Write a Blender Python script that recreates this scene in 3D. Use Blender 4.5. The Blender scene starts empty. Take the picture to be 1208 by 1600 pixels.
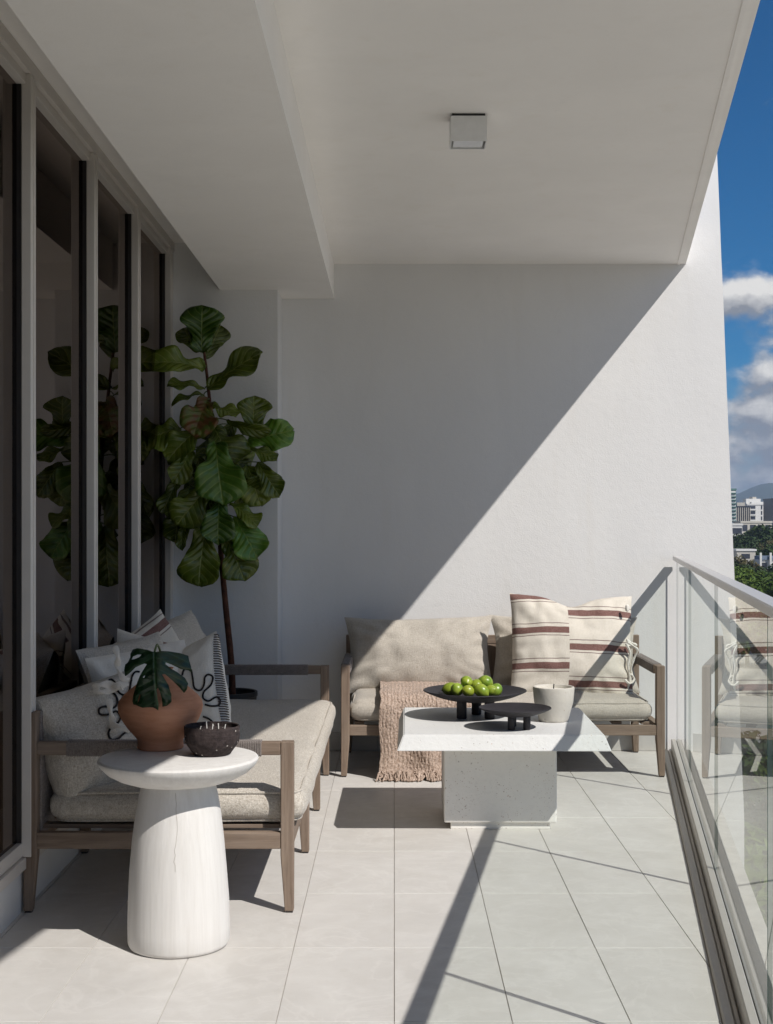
import bpy, bmesh, math, random
from mathutils import Vector, Matrix, noise, Euler
from mathutils.geometry import tessellate_polygon

random.seed(7)
R = math.radians
SC = bpy.context.scene
COL = SC.collection

# ------------------------------------------------------------------ camera
cam_d = bpy.data.cameras.new('camera')
cam = bpy.data.objects.new('camera', cam_d); COL.objects.link(cam)
cam.location = (0, 0, 1.3)
cam.rotation_euler = (R(90), 0, 0)
cam_d.sensor_width = 36; cam_d.lens = 47.25
cam_d.shift_x = -12 / 1600; cam_d.shift_y = 20 / 1600
cam_d.clip_start = 0.05; cam_d.clip_end = 40000
SC.camera = cam

# ------------------------------------------------------------------ sun, sky, exposure
SUN_DIR = Vector((-0.991, 1.0, -1.44)).normalized()          # the way the light travels
sun_d = bpy.data.lights.new('sun', 'SUN'); sun_d.energy = 3.9; sun_d.angle = R(0.5)
sun_d.color = (1.0, 0.955, 0.90)
sun = bpy.data.objects.new('sun', sun_d); COL.objects.link(sun)
sun.rotation_euler = SUN_DIR.to_track_quat('-Z', 'Y').to_euler()
SUN_EL = math.asin(-SUN_DIR.z); SUN_AZ = math.atan2(-SUN_DIR.x, -SUN_DIR.y)   # from +Y towards +X

CLOUD = (26.37, 0.11, 0.178)
world = bpy.data.worlds.new('World'); SC.world = world; world.use_nodes = True
nt = world.node_tree; nt.nodes.clear()
def wn(t, **k):
    n = nt.nodes.new(t)
    for a, b in k.items(): setattr(n, a, b)
    return n
def wl(a, b): nt.links.new(a, b)
w_out = wn('ShaderNodeOutputWorld'); w_bg = wn('ShaderNodeBackground'); w_bg.inputs[1].default_value = 0.06
sky = wn('ShaderNodeTexSky'); sky.sky_type = 'NISHITA'; sky.sun_disc = False
sky.sun_elevation = SUN_EL; sky.sun_rotation = SUN_AZ
sky.altitude = 2200; sky.air_density = 1.0; sky.dust_density = 0.15; sky.ozone_density = 3.6
tc = wn('ShaderNodeTexCoord')
sep = wn('ShaderNodeSeparateXYZ'); wl(tc.outputs['Generated'], sep.inputs[0])
def wmath(op, a, b=None):
    m = wn('ShaderNodeMath', operation=op)
    for i, v in enumerate((a, b)):
        if v is None: continue
        if isinstance(v, (int, float)): m.inputs[i].default_value = v
        else: wl(v, m.inputs[i])
    return m.outputs[0]
mp = wn('ShaderNodeMapping'); wl(tc.outputs['Generated'], mp.inputs[0])
mp.inputs['Scale'].default_value = (1, 1, 1.5); mp.inputs['Location'].default_value = CLOUD
def cloud_noise(vec, scale, detail=9, rough=0.56):
    n = wn('ShaderNodeTexNoise'); n.inputs['Scale'].default_value = scale
    n.inputs['Detail'].default_value = detail; n.inputs['Roughness'].default_value = rough
    wl(vec, n.inputs['Vector']); return n.outputs['Fac']
c1 = cloud_noise(mp.outputs[0], 9.0)
mp2 = wn('ShaderNodeMapping'); wl(mp.outputs[0], mp2.inputs[0]); mp2.inputs['Location'].default_value = (0.006, -0.004, 0.016)
c2 = cloud_noise(mp2.outputs[0], 9.0)
elev = sep.outputs['Z']
# fair-weather cumulus: a layer seen edge-on, so it closes up towards the horizon
cov = wn('ShaderNodeMapRange'); wl(elev, cov.inputs[0])
cov.inputs['From Min'].default_value = 0.0; cov.inputs['From Max'].default_value = 0.20
cov.inputs['To Min'].default_value = 0.12; cov.inputs['To Max'].default_value = -0.035
dens = wn('ShaderNodeMapRange'); dens.interpolation_type = 'SMOOTHSTEP'; wl(wmath('ADD', c1, cov.outputs[0]), dens.inputs[0])
dens.inputs['From Min'].default_value = 0.47; dens.inputs['From Max'].default_value = 0.60
shade = wn('ShaderNodeMapRange'); wl(wmath('SUBTRACT', c1, c2), shade.inputs[0])
shade.inputs['From Min'].default_value = -0.05; shade.inputs['From Max'].default_value = 0.09
ccol = wn('ShaderNodeMix', data_type='RGBA'); wl(shade.outputs[0], ccol.inputs['Factor'])
ccol.inputs['A'].default_value = (3.6, 3.8, 4.3, 1); ccol.inputs['B'].default_value = (12.0, 11.7, 11.2, 1)
skc = wn('ShaderNodeMix', data_type='RGBA'); wl(dens.outputs[0], skc.inputs['Factor'])
hs = wn('ShaderNodeHueSaturation'); hs.inputs['Saturation'].default_value = 1.65; wl(sky.outputs[0], hs.inputs['Color']); wl(hs.outputs[0], skc.inputs['A']); wl(ccol.outputs['Result'], skc.inputs['B'])
wl(skc.outputs['Result'], w_bg.inputs[0]); wl(w_bg.outputs[0], w_out.inputs[0])

SC.view_settings.view_transform = 'Standard'; SC.view_settings.look = 'None'
SC.view_settings.exposure = 0.30; SC.view_settings.gamma = 1.0; SC.view_settings.use_curve_mapping = False
SC.cycles.use_denoising = True
SC.cycles.max_bounces = 12; SC.cycles.diffuse_bounces = 7; SC.cycles.glossy_bounces = 4
SC.cycles.transparent_max_bounces = 16; SC.cycles.caustics_reflective = False; SC.cycles.caustics_refractive = False
SC.cycles.sample_clamp_indirect = 8; SC.cycles.adaptive_threshold = 0.015

# ------------------------------------------------------------------ material helpers
class Mat:
    def __init__(s, name):
        s.m = bpy.data.materials.new(name); s.m.use_nodes = True
        s.t = s.m.node_tree; s.t.nodes.clear()
        s.out = s.n('ShaderNodeOutputMaterial')
        s.tc = s.n('ShaderNodeTexCoord')
    def n(s, t, **k):
        x = s.t.nodes.new(t)
        for a, b in k.items(): setattr(x, a, b)
        return x
    def l(s, a, b): s.t.links.new(a, b)
    def set(s, sock, v):
        if hasattr(v, 'is_linked') or hasattr(v, 'links'): s.l(v, sock)
        elif isinstance(v, (tuple, list)) and len(v) == 3 and sock.type == 'RGBA': sock.default_value = (*v, 1)
        else: sock.default_value = v
    def math(s, op, a, b=None, clamp=False):
        m = s.n('ShaderNodeMath', operation=op, use_clamp=clamp)
        s.set(m.inputs[0], a)
        if b is not None: s.set(m.inputs[1], b)
        return m.outputs[0]
    def map(s, scale=(1, 1, 1), rot=(0, 0, 0), loc=(0, 0, 0), src='Object'):
        m = s.n('ShaderNodeMapping'); s.l(s.tc.outputs[src], m.inputs[0])
        m.inputs['Scale'].default_value = scale; m.inputs['Rotation'].default_value = rot; m.inputs['Location'].default_value = loc
        return m.outputs[0]
    def noise(s, vec, scale, detail=4, rough=0.5, dist=0.0):
        n = s.n('ShaderNodeTexNoise'); s.l(vec, n.inputs['Vector'])
        n.inputs['Scale'].default_value = scale; n.inputs['Detail'].default_value = detail
        n.inputs['Roughness'].default_value = rough; n.inputs['Distortion'].default_value = dist
        return n.outputs['Fac']
    def voro(s, vec, scale, out='Distance', feature='F1', rnd=1.0):
        n = s.n('ShaderNodeTexVoronoi', feature=feature); s.l(vec, n.inputs['Vector'])
        n.inputs['Scale'].default_value = scale; n.inputs['Randomness'].default_value = rnd
        return n.outputs[out]
    def ramp(s, fac, a, b, lo=0.0, hi=1.0, smooth=False):
        m = s.n('ShaderNodeMapRange'); s.l(fac, m.inputs[0])
        if smooth: m.interpolation_type = 'SMOOTHSTEP'
        m.inputs['From Min'].default_value = a; m.inputs['From Max'].default_value = b
        m.inputs['To Min'].default_value = lo; m.inputs['To Max'].default_value = hi
        return m.outputs[0]
    def mix(s, f, a, b, blend='MIX'):
        m = s.n('ShaderNodeMix', data_type='RGBA', blend_type=blend)
        s.set(m.inputs['Factor'], f); s.set(m.inputs['A'], a); s.set(m.inputs['B'], b)
        return m.outputs['Result']
    def bump(s, h, strength, dist, prev=None):
        b = s.n('ShaderNodeBump'); s.l(h, b.inputs['Height'])
        b.inputs['Strength'].default_value = strength; b.inputs['Distance'].default_value = dist
        if prev is not None: s.l(prev, b.inputs['Normal'])
        return b.outputs[0]
    def rand(s): return s.n('ShaderNodeObjectInfo').outputs['Random']
    def bsdf(s, color, rough=0.6, normal=None, spec=0.5, metal=0.0, sheen=0.0, coat=0.0, trans=None):
        p = s.n('ShaderNodeBsdfPrincipled')
        s.set(p.inputs['Base Color'], color); s.set(p.inputs['Roughness'], rough)
        p.inputs['Specular IOR Level'].default_value = spec; p.inputs['Metallic'].default_value = metal
        p.inputs['Sheen Weight'].default_value = sheen; p.inputs['Coat Weight'].default_value = coat
        if normal is not None: s.l(normal, p.inputs['Normal'])
        s.l(p.outputs[0], s.out.inputs[0]); s.p = p
        return s.m

M = {}
def mk_plaster(name, col, bump_s=0.35):
    a = Mat(name); v = a.map()
    n1 = a.noise(v, 2.2, 4); n2 = a.noise(v, 130, 3, 0.6); n3 = a.noise(v, 28, 3)
    c = a.mix(a.ramp(n1, 0.3, 0.7), tuple(x * 0.965 for x in col), col)
    c = a.mix(a.ramp(n3, 0.62, 0.8), c, tuple(x * 0.95 for x in col))
    n4 = a.noise(a.map((1.0, 1.0, 0.35)), 3.1, 5, 0.65, 0.6); n5 = a.noise(a.map((5, 5, 0.5)), 1.7, 4, 0.6)
    c = a.mix(a.ramp(n4, 0.42, 0.68, 0, 0.75), c, tuple(x * 0.945 for x in col))
    c = a.mix(a.ramp(n5, 0.58, 0.75, 0, 0.45), c, (col[0] * 0.93, col[1] * 0.915, col[2] * 0.89))
    h = a.math('ADD', n2, a.math('ADD', a.math('MULTIPLY', n3, 1.2), a.math('MULTIPLY', n1, 2.5)))
    M[name] = a.bsdf(c, 0.85, a.bump(h, bump_s, 0.006), spec=0.25)
mk_plaster('plaster', (0.72, 0.712, 0.70), 0.16)
mk_plaster('ceiling', (0.91, 0.885, 0.85), 0.06)

def mk_tile():
    a = Mat('tile'); v = a.map(); r = a.rand()
    off = a.n('ShaderNodeVectorMath', operation='ADD'); a.l(v, off.inputs[0])
    cmb = a.n('ShaderNodeCombineXYZ'); a.l(a.math('MULTIPLY', r, 91.0), cmb.inputs[0]); a.l(a.math('MULTIPLY', r, 37.0), cmb.inputs[1])
    a.l(cmb.outputs[0], off.inputs[1]); v = off.outputs[0]
    n1 = a.noise(v, 4.0, 6, 0.6, 0.8); n2 = a.noise(v, 16, 5, 0.6); n3 = a.noise(v, 300, 2)
    vein = a.ramp(a.math('ABSOLUTE', a.math('SUBTRACT', a.noise(v, 3.2, 5, 0.55, 1.4), 0.5)), 0.0, 0.03, 1.0, 0.0)
    c = a.mix(a.ramp(n1, 0.3, 0.7), (0.57, 0.549, 0.522), (0.66, 0.642, 0.615))
    c = a.mix(a.ramp(n2, 0.35, 0.8, 0.0, 0.35), c, (0.55, 0.52, 0.485))
    c = a.mix(a.math('MULTIPLY', vein, 0.28), c, (0.75, 0.73, 0.70))
    c = a.mix(a.ramp(r, 0, 1, 0.0, 0.22), c, (0.50, 0.475, 0.44))
    gp = a.n('ShaderNodeNewGeometry').outputs['Position']; st = a.noise(gp, 1.3, 6, 0.68, 1.2); st2 = a.noise(gp, 7.0, 5, 0.7, 0.5)
    c = a.mix(a.ramp(st, 0.52, 0.66, 0, 0.35), c, (0.50, 0.475, 0.435)); c = a.mix(a.ramp(st2, 0.60, 0.72, 0, 0.30), c, (0.47, 0.44, 0.40))
    M['tile'] = a.bsdf(c, a.ramp(n2, 0.3, 0.7, 0.42, 0.58), a.bump(n3, 0.06, 0.002), spec=0.4)
mk_tile()
def mk_simple(name, col, rough=0.6, spec=0.5, metal=0.0, var=0.06, scale=20, bump_s=0.05, sheen=0.0):
    a = Mat(name); v = a.map(); n1 = a.noise(v, scale, 5, 0.6); n2 = a.noise(v, scale * 8, 3)
    c = a.mix(a.ramp(n1, 0.3, 0.7), tuple(x * (1 - var) for x in col), tuple(min(1, x * (1 + var)) for x in col))
    M[name] = a.bsdf(c, a.ramp(n1, 0.3, 0.7, rough * 0.9, min(1, rough * 1.1)), a.bump(n2, bump_s, 0.003), spec, metal, sheen)
mk_simple('grout', (0.50, 0.475, 0.44), 0.9, var=0.18)
mk_simple('alu', (0.62, 0.58, 0.535), 0.42, 0.5, 0.0, 0.04, 8)
mk_simple('rail_metal', (0.62, 0.61, 0.60), 0.38, 0.5, 0.35, 0.03, 9)
mk_simple('shoe_metal', (0.50, 0.47, 0.43), 0.45, 0.5, 0.25, 0.06, 12)
mk_simple('dark_frame', (0.018, 0.016, 0.016), 0.4, 0.5)
mk_simple('gasket', (0.02, 0.02, 0.02), 0.7, 0.3)
mk_simple('room', (0.025, 0.02, 0.018), 0.9, 0.2)  # indoor gloom put into the colour of the surfaces
mk_simple('white_paint', (0.72, 0.72, 0.71), 0.5, 0.4)
mk_simple('lamp_glass', (0.82, 0.83, 0.85), 0.15, 0.6)
mk_simple('black_ceramic', (0.022, 0.020, 0.024), 0.62, 0.45, 0, 0.15, 60, 0.12)
mk_simple('pot_black', (0.02, 0.02, 0.021), 0.5, 0.5)
mk_simple('soil', (0.02, 0.014, 0.01), 0.95, 0.1, 0, 0.5, 40, 0.6)
mk_simple('wax', (0.80, 0.77, 0.70), 0.45, 0.5, 0, 0.03)
mk_simple('wick', (0.75, 0.73, 0.68), 0.8)
mk_simple('wick_black', (0.02, 0.018, 0.016), 0.8)
mk_simple('cord_black', (0.012, 0.010, 0.011), 0.75, 0.3, 0, 0.2, 200, 0.4)
mk_simple('crack_brown', (0.36, 0.32, 0.285), 0.9)  # brown of the drying crack in the side table
mk_simple('stitch', (0.05, 0.03, 0.025), 0.9)
mk_simple('shoe_tile', (0.50, 0.48, 0.455), 0.5, 0.4)

def mk_wood(name, axis):
    a = Mat(name)
    sc = [26, 26, 26]; sc[axis] = 1.6
    v = a.map(tuple(sc)); n1 = a.noise(v, 1.6, 6, 0.62, 0.6); n2 = a.noise(v, 6.0, 4, 0.6); n0 = a.noise(a.map(), 3.0, 3)
    c = a.mix(a.ramp(n1, 0.3, 0.72), (0.150, 0.105, 0.076), (0.275, 0.210, 0.160))
    c = a.mix(a.ramp(n2, 0.52, 0.72, 0, 0.55), c, (0.110, 0.076, 0.055))
    c = a.mix(a.ramp(n0, 0.4, 0.7, 0, 0.35), c, (0.30, 0.245, 0.20))
    M[name] = a.bsdf(c, 0.72, a.bump(n2, 0.25, 0.003), spec=0.25)
for i, nm in enumerate(('wood_x', 'wood_y', 'wood_z')): mk_wood(nm, i)

def mk_fabric(name, c_lo, c_hi, scale=260, aniso=(1, 1, 1), bump_s=0.5, sheen=0.15, cut=(0.38, 0.62)):
    a = Mat(name); v = a.map(aniso)
    n1 = a.noise(v, scale, 3, 0.65); n2 = a.noise(v, scale * 0.45, 2, 0.5); n3 = a.noise(a.map(), 6, 4)
    wx = a.noise(a.map((9, 90, 60)), 4.0, 3); wy = a.noise(a.map((90, 9, 9)), 4.0, 3)
    s = a.math('ADD', a.math('MULTIPLY', n1, 0.5), a.math('ADD', a.math('MULTIPLY', wx, 0.25), a.math('MULTIPLY', wy, 0.25)))
    c = a.mix(a.ramp(s, cut[0], cut[1]), c_lo, c_hi)
    c = a.mix(a.ramp(n3, 0.35, 0.75, 0, 0.18), c, tuple(x * 0.8 for x in c_lo))
    b = a.bump(s, bump_s, 0.004, a.bump(n2, bump_s * 0.6, 0.004))
    M[name] = a.bsdf(c, 0.95, b, spec=0.1, sheen=sheen)
    return a
mk_fabric('linen', (0.345, 0.31, 0.262), (0.545, 0.505, 0.445), 230, cut=(0.36, 0.64))
mk_fabric('boucle', (0.34, 0.30, 0.25), (0.64, 0.60, 0.535), 190, bump_s=0.7, cut=(0.38, 0.62))
mk_fabric('cream', (0.68, 0.64, 0.57), (0.82, 0.79, 0.73), 300, cut=(0.3, 0.7))
mk_fabric('throw', (0.27, 0.19, 0.143), (0.57, 0.455, 0.378), 120, bump_s=1.0, cut=(0.40, 0.60))
mk_fabric('rope', (0.13, 0.11, 0.10), (0.30, 0.265, 0.245), 200, cut=(0.35, 0.65))

def mk_striped(name, bands, lines, split=None, shift=0.0):
    """cream cotton with woven red-brown bands; bands in metres along local Y; the right half may be offset"""
    a = Mat(name); sx = a.n('ShaderNodeSeparateXYZ'); a.l(a.tc.outputs['Object'], sx.inputs[0])
    y = a.math('ADD', sx.outputs['Y'], a.math('MULTIPLY', a.math('SUBTRACT', a.noise(a.map(), 7, 2), 0.5), 0.012))
    if split is not None:
        right = a.math('GREATER_THAN', sx.outputs['X'], split)
        y = a.math('ADD', y, a.math('MULTIPLY', right, shift))
    tot = None; tl = None
    for cy, hw in bands:
        d = a.math('LESS_THAN', a.math('ABSOLUTE', a.math('SUBTRACT', y, cy)), hw)
        tot = d if tot is None else a.math('MAXIMUM', tot, d)
    for cy in lines:
        d = a.math('LESS_THAN', a.math('ABSOLUTE', a.math('SUBTRACT', y, cy)), 0.0022)
        tl = d if tl is None else a.math('MAXIMUM', tl, d)
    n1 = a.noise(a.map(), 320, 3); wv = a.noise(a.map((110, 12, 12)), 4, 3); n3 = a.noise(a.map(), 5, 3)
    base = a.mix(a.ramp(n1, 0.3, 0.7), (0.57, 0.52, 0.44), (0.72, 0.675, 0.60))
    base = a.mix(a.ramp(n3, 0.4, 0.7, 0, 0.2), base, (0.52, 0.47, 0.40))
    red = a.mix(a.ramp(n1, 0.35, 0.65), (0.135, 0.065, 0.056), (0.25, 0.148, 0.130))
    c = a.mix(tot, base, red); c = a.mix(a.math('MULTIPLY', tl, 0.8), c, (0.10, 0.045, 0.045))
    h = a.math('ADD', n1, a.math('ADD', wv, a.math('MULTIPLY', tot, 0.6)))
    M[name] = a.bsdf(c, 0.95, a.bump(h, 0.5, 0.003), spec=0.1, sheen=0.1)
P0 = 0.19
b_, l_ = [], []
for k in range(-4, 5):
    cy = 0.073 + k * P0
    b_.append((cy, 0.017)); l_ += [cy + 0.037, cy - 0.030]
mk_striped('striped', b_, l_, -0.03, 0.09)

def mk_stone(name, col, pit, scale):
    a = Mat(name); v = a.map()
    n1 = a.noise(v, 5, 5, 0.6); n2 = a.noise(v, 60, 4)
    dis = a.n('ShaderNodeVectorMath', operation='ADD'); a.l(v, dis.inputs[0])
    nz = a.n('ShaderNodeTexNoise'); a.l(v, nz.inputs['Vector']); nz.inputs['Scale'].default_value = 45
    sc = a.n('ShaderNodeVectorMath', operation='SCALE'); a.l(nz.outputs['Color'], sc.inputs[0]); sc.inputs['Scale'].default_value = 0.014
    a.l(sc.outputs[0], dis.inputs[1])
    vo = a.n('ShaderNodeTexVoronoi'); a.l(dis.outputs[0], vo.inputs['Vector']); vo.inputs['Scale'].default_value = scale
    sepc = a.n('ShaderNodeSeparateColor'); a.l(vo.outputs['Color'], sepc.inputs[0])
    size = a.math('MULTIPLY', a.math('GREATER_THAN', sepc.outputs[0], 1 - pit), a.ramp(sepc.outputs[1], 0, 1, 0.08, 0.36))
    p = a.math('MULTIPLY', a.math('LESS_THAN', vo.outputs['Distance'], size), a.ramp(a.noise(v, 9, 3), 0.42, 0.55))
    c = a.mix(a.ramp(n1, 0.3, 0.7), tuple(x * 0.94 for x in col), col)
    c = a.mix(a.ramp(n2, 0.55, 0.8, 0, 0.25), c, tuple(x * 0.75 for x in col))
    pc = a.mix(sepc.outputs[2], (0.16, 0.14, 0.11), (0.45, 0.29, 0.21))
    c = a.mix(a.math('MULTIPLY', p, 0.6), c, pc)
    M[name] = a.bsdf(c, 0.6, a.bump(a.math('SUBTRACT', n2, a.math('MULTIPLY', p, 2.0)), 0.35, 0.004), spec=0.35)
mk_stone('stone_top', (0.70, 0.70, 0.685), 0.20, 120)
mk_stone('stone_base', (0.80, 0.78, 0.735), 0.6, 125)
mk_stone('pot_stone', (0.56, 0.53, 0.47), 0.15, 60)

def mk_bleached():
    a = Mat('bleached'); v = a.map((16, 16, 0.9)); n1 = a.noise(v, 2.0, 6, 0.65, 0.5); n2 = a.noise(a.map((60, 60, 2.5)), 2, 4)
    n0 = a.noise(a.map(), 5, 4)
    c = a.mix(a.ramp(n1, 0.35, 0.7), (0.62, 0.60, 0.572), (0.70, 0.685, 0.66))
    c = a.mix(a.ramp(n2, 0.6, 0.78, 0, 0.25), c, (0.55, 0.515, 0.475))
    c = a.mix(a.ramp(n0, 0.55, 0.75, 0, 0.30), c, (0.58, 0.545, 0.51))
    M['bleached'] = a.bsdf(c, 0.75, a.bump(n2, 0.22, 0.003), spec=0.25)
mk_bleached()
def mk_terracotta():
    a = Mat('terracotta'); v = a.map(); n1 = a.noise(a.map((4, 4, 26)), 2.5, 5, 0.6); n2 = a.noise(v, 90, 4, 0.6); n0 = a.noise(v, 9, 4)
    c = a.mix(a.ramp(n1, 0.3, 0.7), (0.47, 0.205, 0.112), (0.58, 0.285, 0.17))
    c = a.mix(a.ramp(n0, 0.5, 0.75, 0, 0.35), c, (0.62, 0.36, 0.24))
    c = a.mix(a.ramp(n2, 0.6, 0.75, 0, 0.3), c, (0.38, 0.15, 0.08))
    M['terracotta'] = a.bsdf(c, 0.78, a.bump(n2, 0.2, 0.003), spec=0.25)
mk_terracotta()
def mk_rough_clay():
    a = Mat('rough_clay'); v = a.map(); n2 = a.noise(v, 70, 5, 0.65); lines = a.noise(a.map((6, 6, 260)), 1.5, 3)
    sp = a.math('LESS_THAN', a.voro(v, 48), 0.13)
    c = a.mix(a.ramp(n2, 0.35, 0.7), (0.022, 0.016, 0.016), (0.062, 0.046, 0.044))
    c = a.mix(a.math('MULTIPLY', sp, 0.8), c, (0.55, 0.50, 0.46))
    M['rough_clay'] = a.bsdf(c, 0.85, a.bump(a.math('ADD', n2, lines), 0.6, 0.004), spec=0.25)
mk_rough_clay()
def mk_lime():
    a = Mat('lime'); v = a.map(); r = a.rand(); n1 = a.noise(v, 28, 3); n2 = a.noise(v, 450, 2)
    c = a.mix(a.ramp(n1, 0.35, 0.7), (0.15, 0.265, 0.022), (0.38, 0.45, 0.06))
    c = a.mix(a.ramp(r, 0, 1, 0, 0.85), c, (0.09, 0.20, 0.015)); c = a.mix(a.math('MULTIPLY', a.math('FRACT', a.math('MULTIPLY', r, 7.0)), 0.55), c, (0.36, 0.38, 0.04)); c = a.mix(a.ramp(a.noise(v, 75, 4), 0.62, 0.72, 0, 0.5), c, (0.30, 0.27, 0.06))
    M['lime'] = a.bsdf(c, 0.32, a.bump(n2, 0.25, 0.001), spec=0.5)
mk_lime()
def mk_leaf(name, lo, hi, vein, nv, spot=0.0, rough=0.42, slope=0.55):
    a = Mat(name); uv = a.n('ShaderNodeUVMap'); sx = a.n('ShaderNodeSeparateXYZ'); a.l(uv.outputs[0], sx.inputs[0])
    au = a.math('ABSOLUTE', sx.outputs['X'])
    mid = a.ramp(au, 0.015, 0.05, 1, 0)
    ph = a.math('FRACT', a.math('MULTIPLY', a.math('SUBTRACT', sx.outputs['Y'], a.math('MULTIPLY', au, slope * 0.5)), nv))
    side = a.ramp(a.math('ABSOLUTE', a.math('SUBTRACT', ph, 0.5)), 0.02, 0.10, 1, 0)
    ve = a.math('MAXIMUM', mid, a.math('MULTIPLY', side, 0.7))
    n1 = a.noise(a.map(), 18, 4); r = a.rand()
    c = a.mix(a.ramp(n1, 0.3, 0.7), lo, hi)
    c = a.mix(a.ramp(r, 0, 1, 0, 0.8), c, tuple(x * 0.35 for x in lo))
    c = a.mix(a.math('MULTIPLY', ve, 0.55), c, vein)
    if spot: c = a.mix(a.ramp(a.noise(a.map(), 22, 3), 0.42, 0.55, 0, spot), c, (0.19, 0.07, 0.025))
    pil = a.math('SUBTRACT', a.ramp(a.math('ABSOLUTE', a.math('SUBTRACT', ph, 0.5)), 0, 0.5, 0, 1), mid)
    p = a.n('ShaderNodeBsdfPrincipled'); a.set(p.inputs['Base Color'], c); p.inputs['Roughness'].default_value = rough
    p.inputs['Specular IOR Level'].default_value = 0.65; a.l(a.bump(pil, 0.5, 0.007), p.inputs['Normal'])
    tr = a.n('ShaderNodeBsdfTranslucent'); a.set(tr.inputs['Color'], a.mix(0.5, c, (0.20, 0.28, 0.02)))
    mx = a.n('ShaderNodeMixShader'); mx.inputs[0].default_value = 0.22
    a.l(p.outputs[0], mx.inputs[1]); a.l(tr.outputs[0], mx.inputs[2]); a.l(mx.outputs[0], a.out.inputs[0])
    M[name] = a.m
mk_leaf('fig_leaf', (0.10, 0.165, 0.016), (0.21, 0.265, 0.026), (0.42, 0.46, 0.12), 7.0, 0, 0.27)
mk_leaf('fig_leaf_fresh', (0.07, 0.19, 0.018), (0.15, 0.30, 0.03), (0.40, 0.50, 0.12), 7.0, 0, 0.3)
mk_leaf('fig_leaf_spotted', (0.075, 0.115, 0.014), (0.165, 0.205, 0.022), (0.30, 0.34, 0.09), 7.0, 0.9)
mk_leaf('monstera', (0.008, 0.042, 0.012), (0.018, 0.075, 0.020), (0.06, 0.13, 0.05), 6.0, 0, 0.35)
mk_simple('bark', (0.085, 0.035, 0.022), 0.8, 0.2, 0, 0.35, 40, 0.5)
mk_simple('stem_green', (0.06, 0.10, 0.02), 0.5)

def mk_glass(name, ior, tint, gl=(1, 1, 1)):
    """thin pane: the outer face reflects by the Fresnel law, the rest goes through tinted"""
    a = Mat(name); fr = a.n('ShaderNodeFresnel'); fr.inputs['IOR'].default_value = ior
    geo = a.n('ShaderNodeNewGeometry')
    f = a.math('MULTIPLY', fr.outputs[0], a.math('SUBTRACT', 1.0, geo.outputs['Backfacing']))
    tr = a.n('ShaderNodeBsdfTransparent'); tr.inputs[0].default_value = (*tint, 1)
    g = a.n('ShaderNodeBsdfGlossy'); g.inputs['Roughness'].default_value = 0.0; g.inputs['Color'].default_value = (*gl, 1)
    mx = a.n('ShaderNodeMixShader'); a.l(f, mx.inputs[0]); a.l(tr.outputs[0], mx.inputs[1]); a.l(g.outputs[0], mx.inputs[2])
    a.l(mx.outputs[0], a.out.inputs[0]); M[name] = a.m
mk_glass('rail_glass', 1.62, (0.95, 0.975, 0.96))
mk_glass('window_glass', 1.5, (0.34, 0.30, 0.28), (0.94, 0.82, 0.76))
mk_simple('glass_edge', (0.05, 0.09, 0.08), 0.25)

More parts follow.
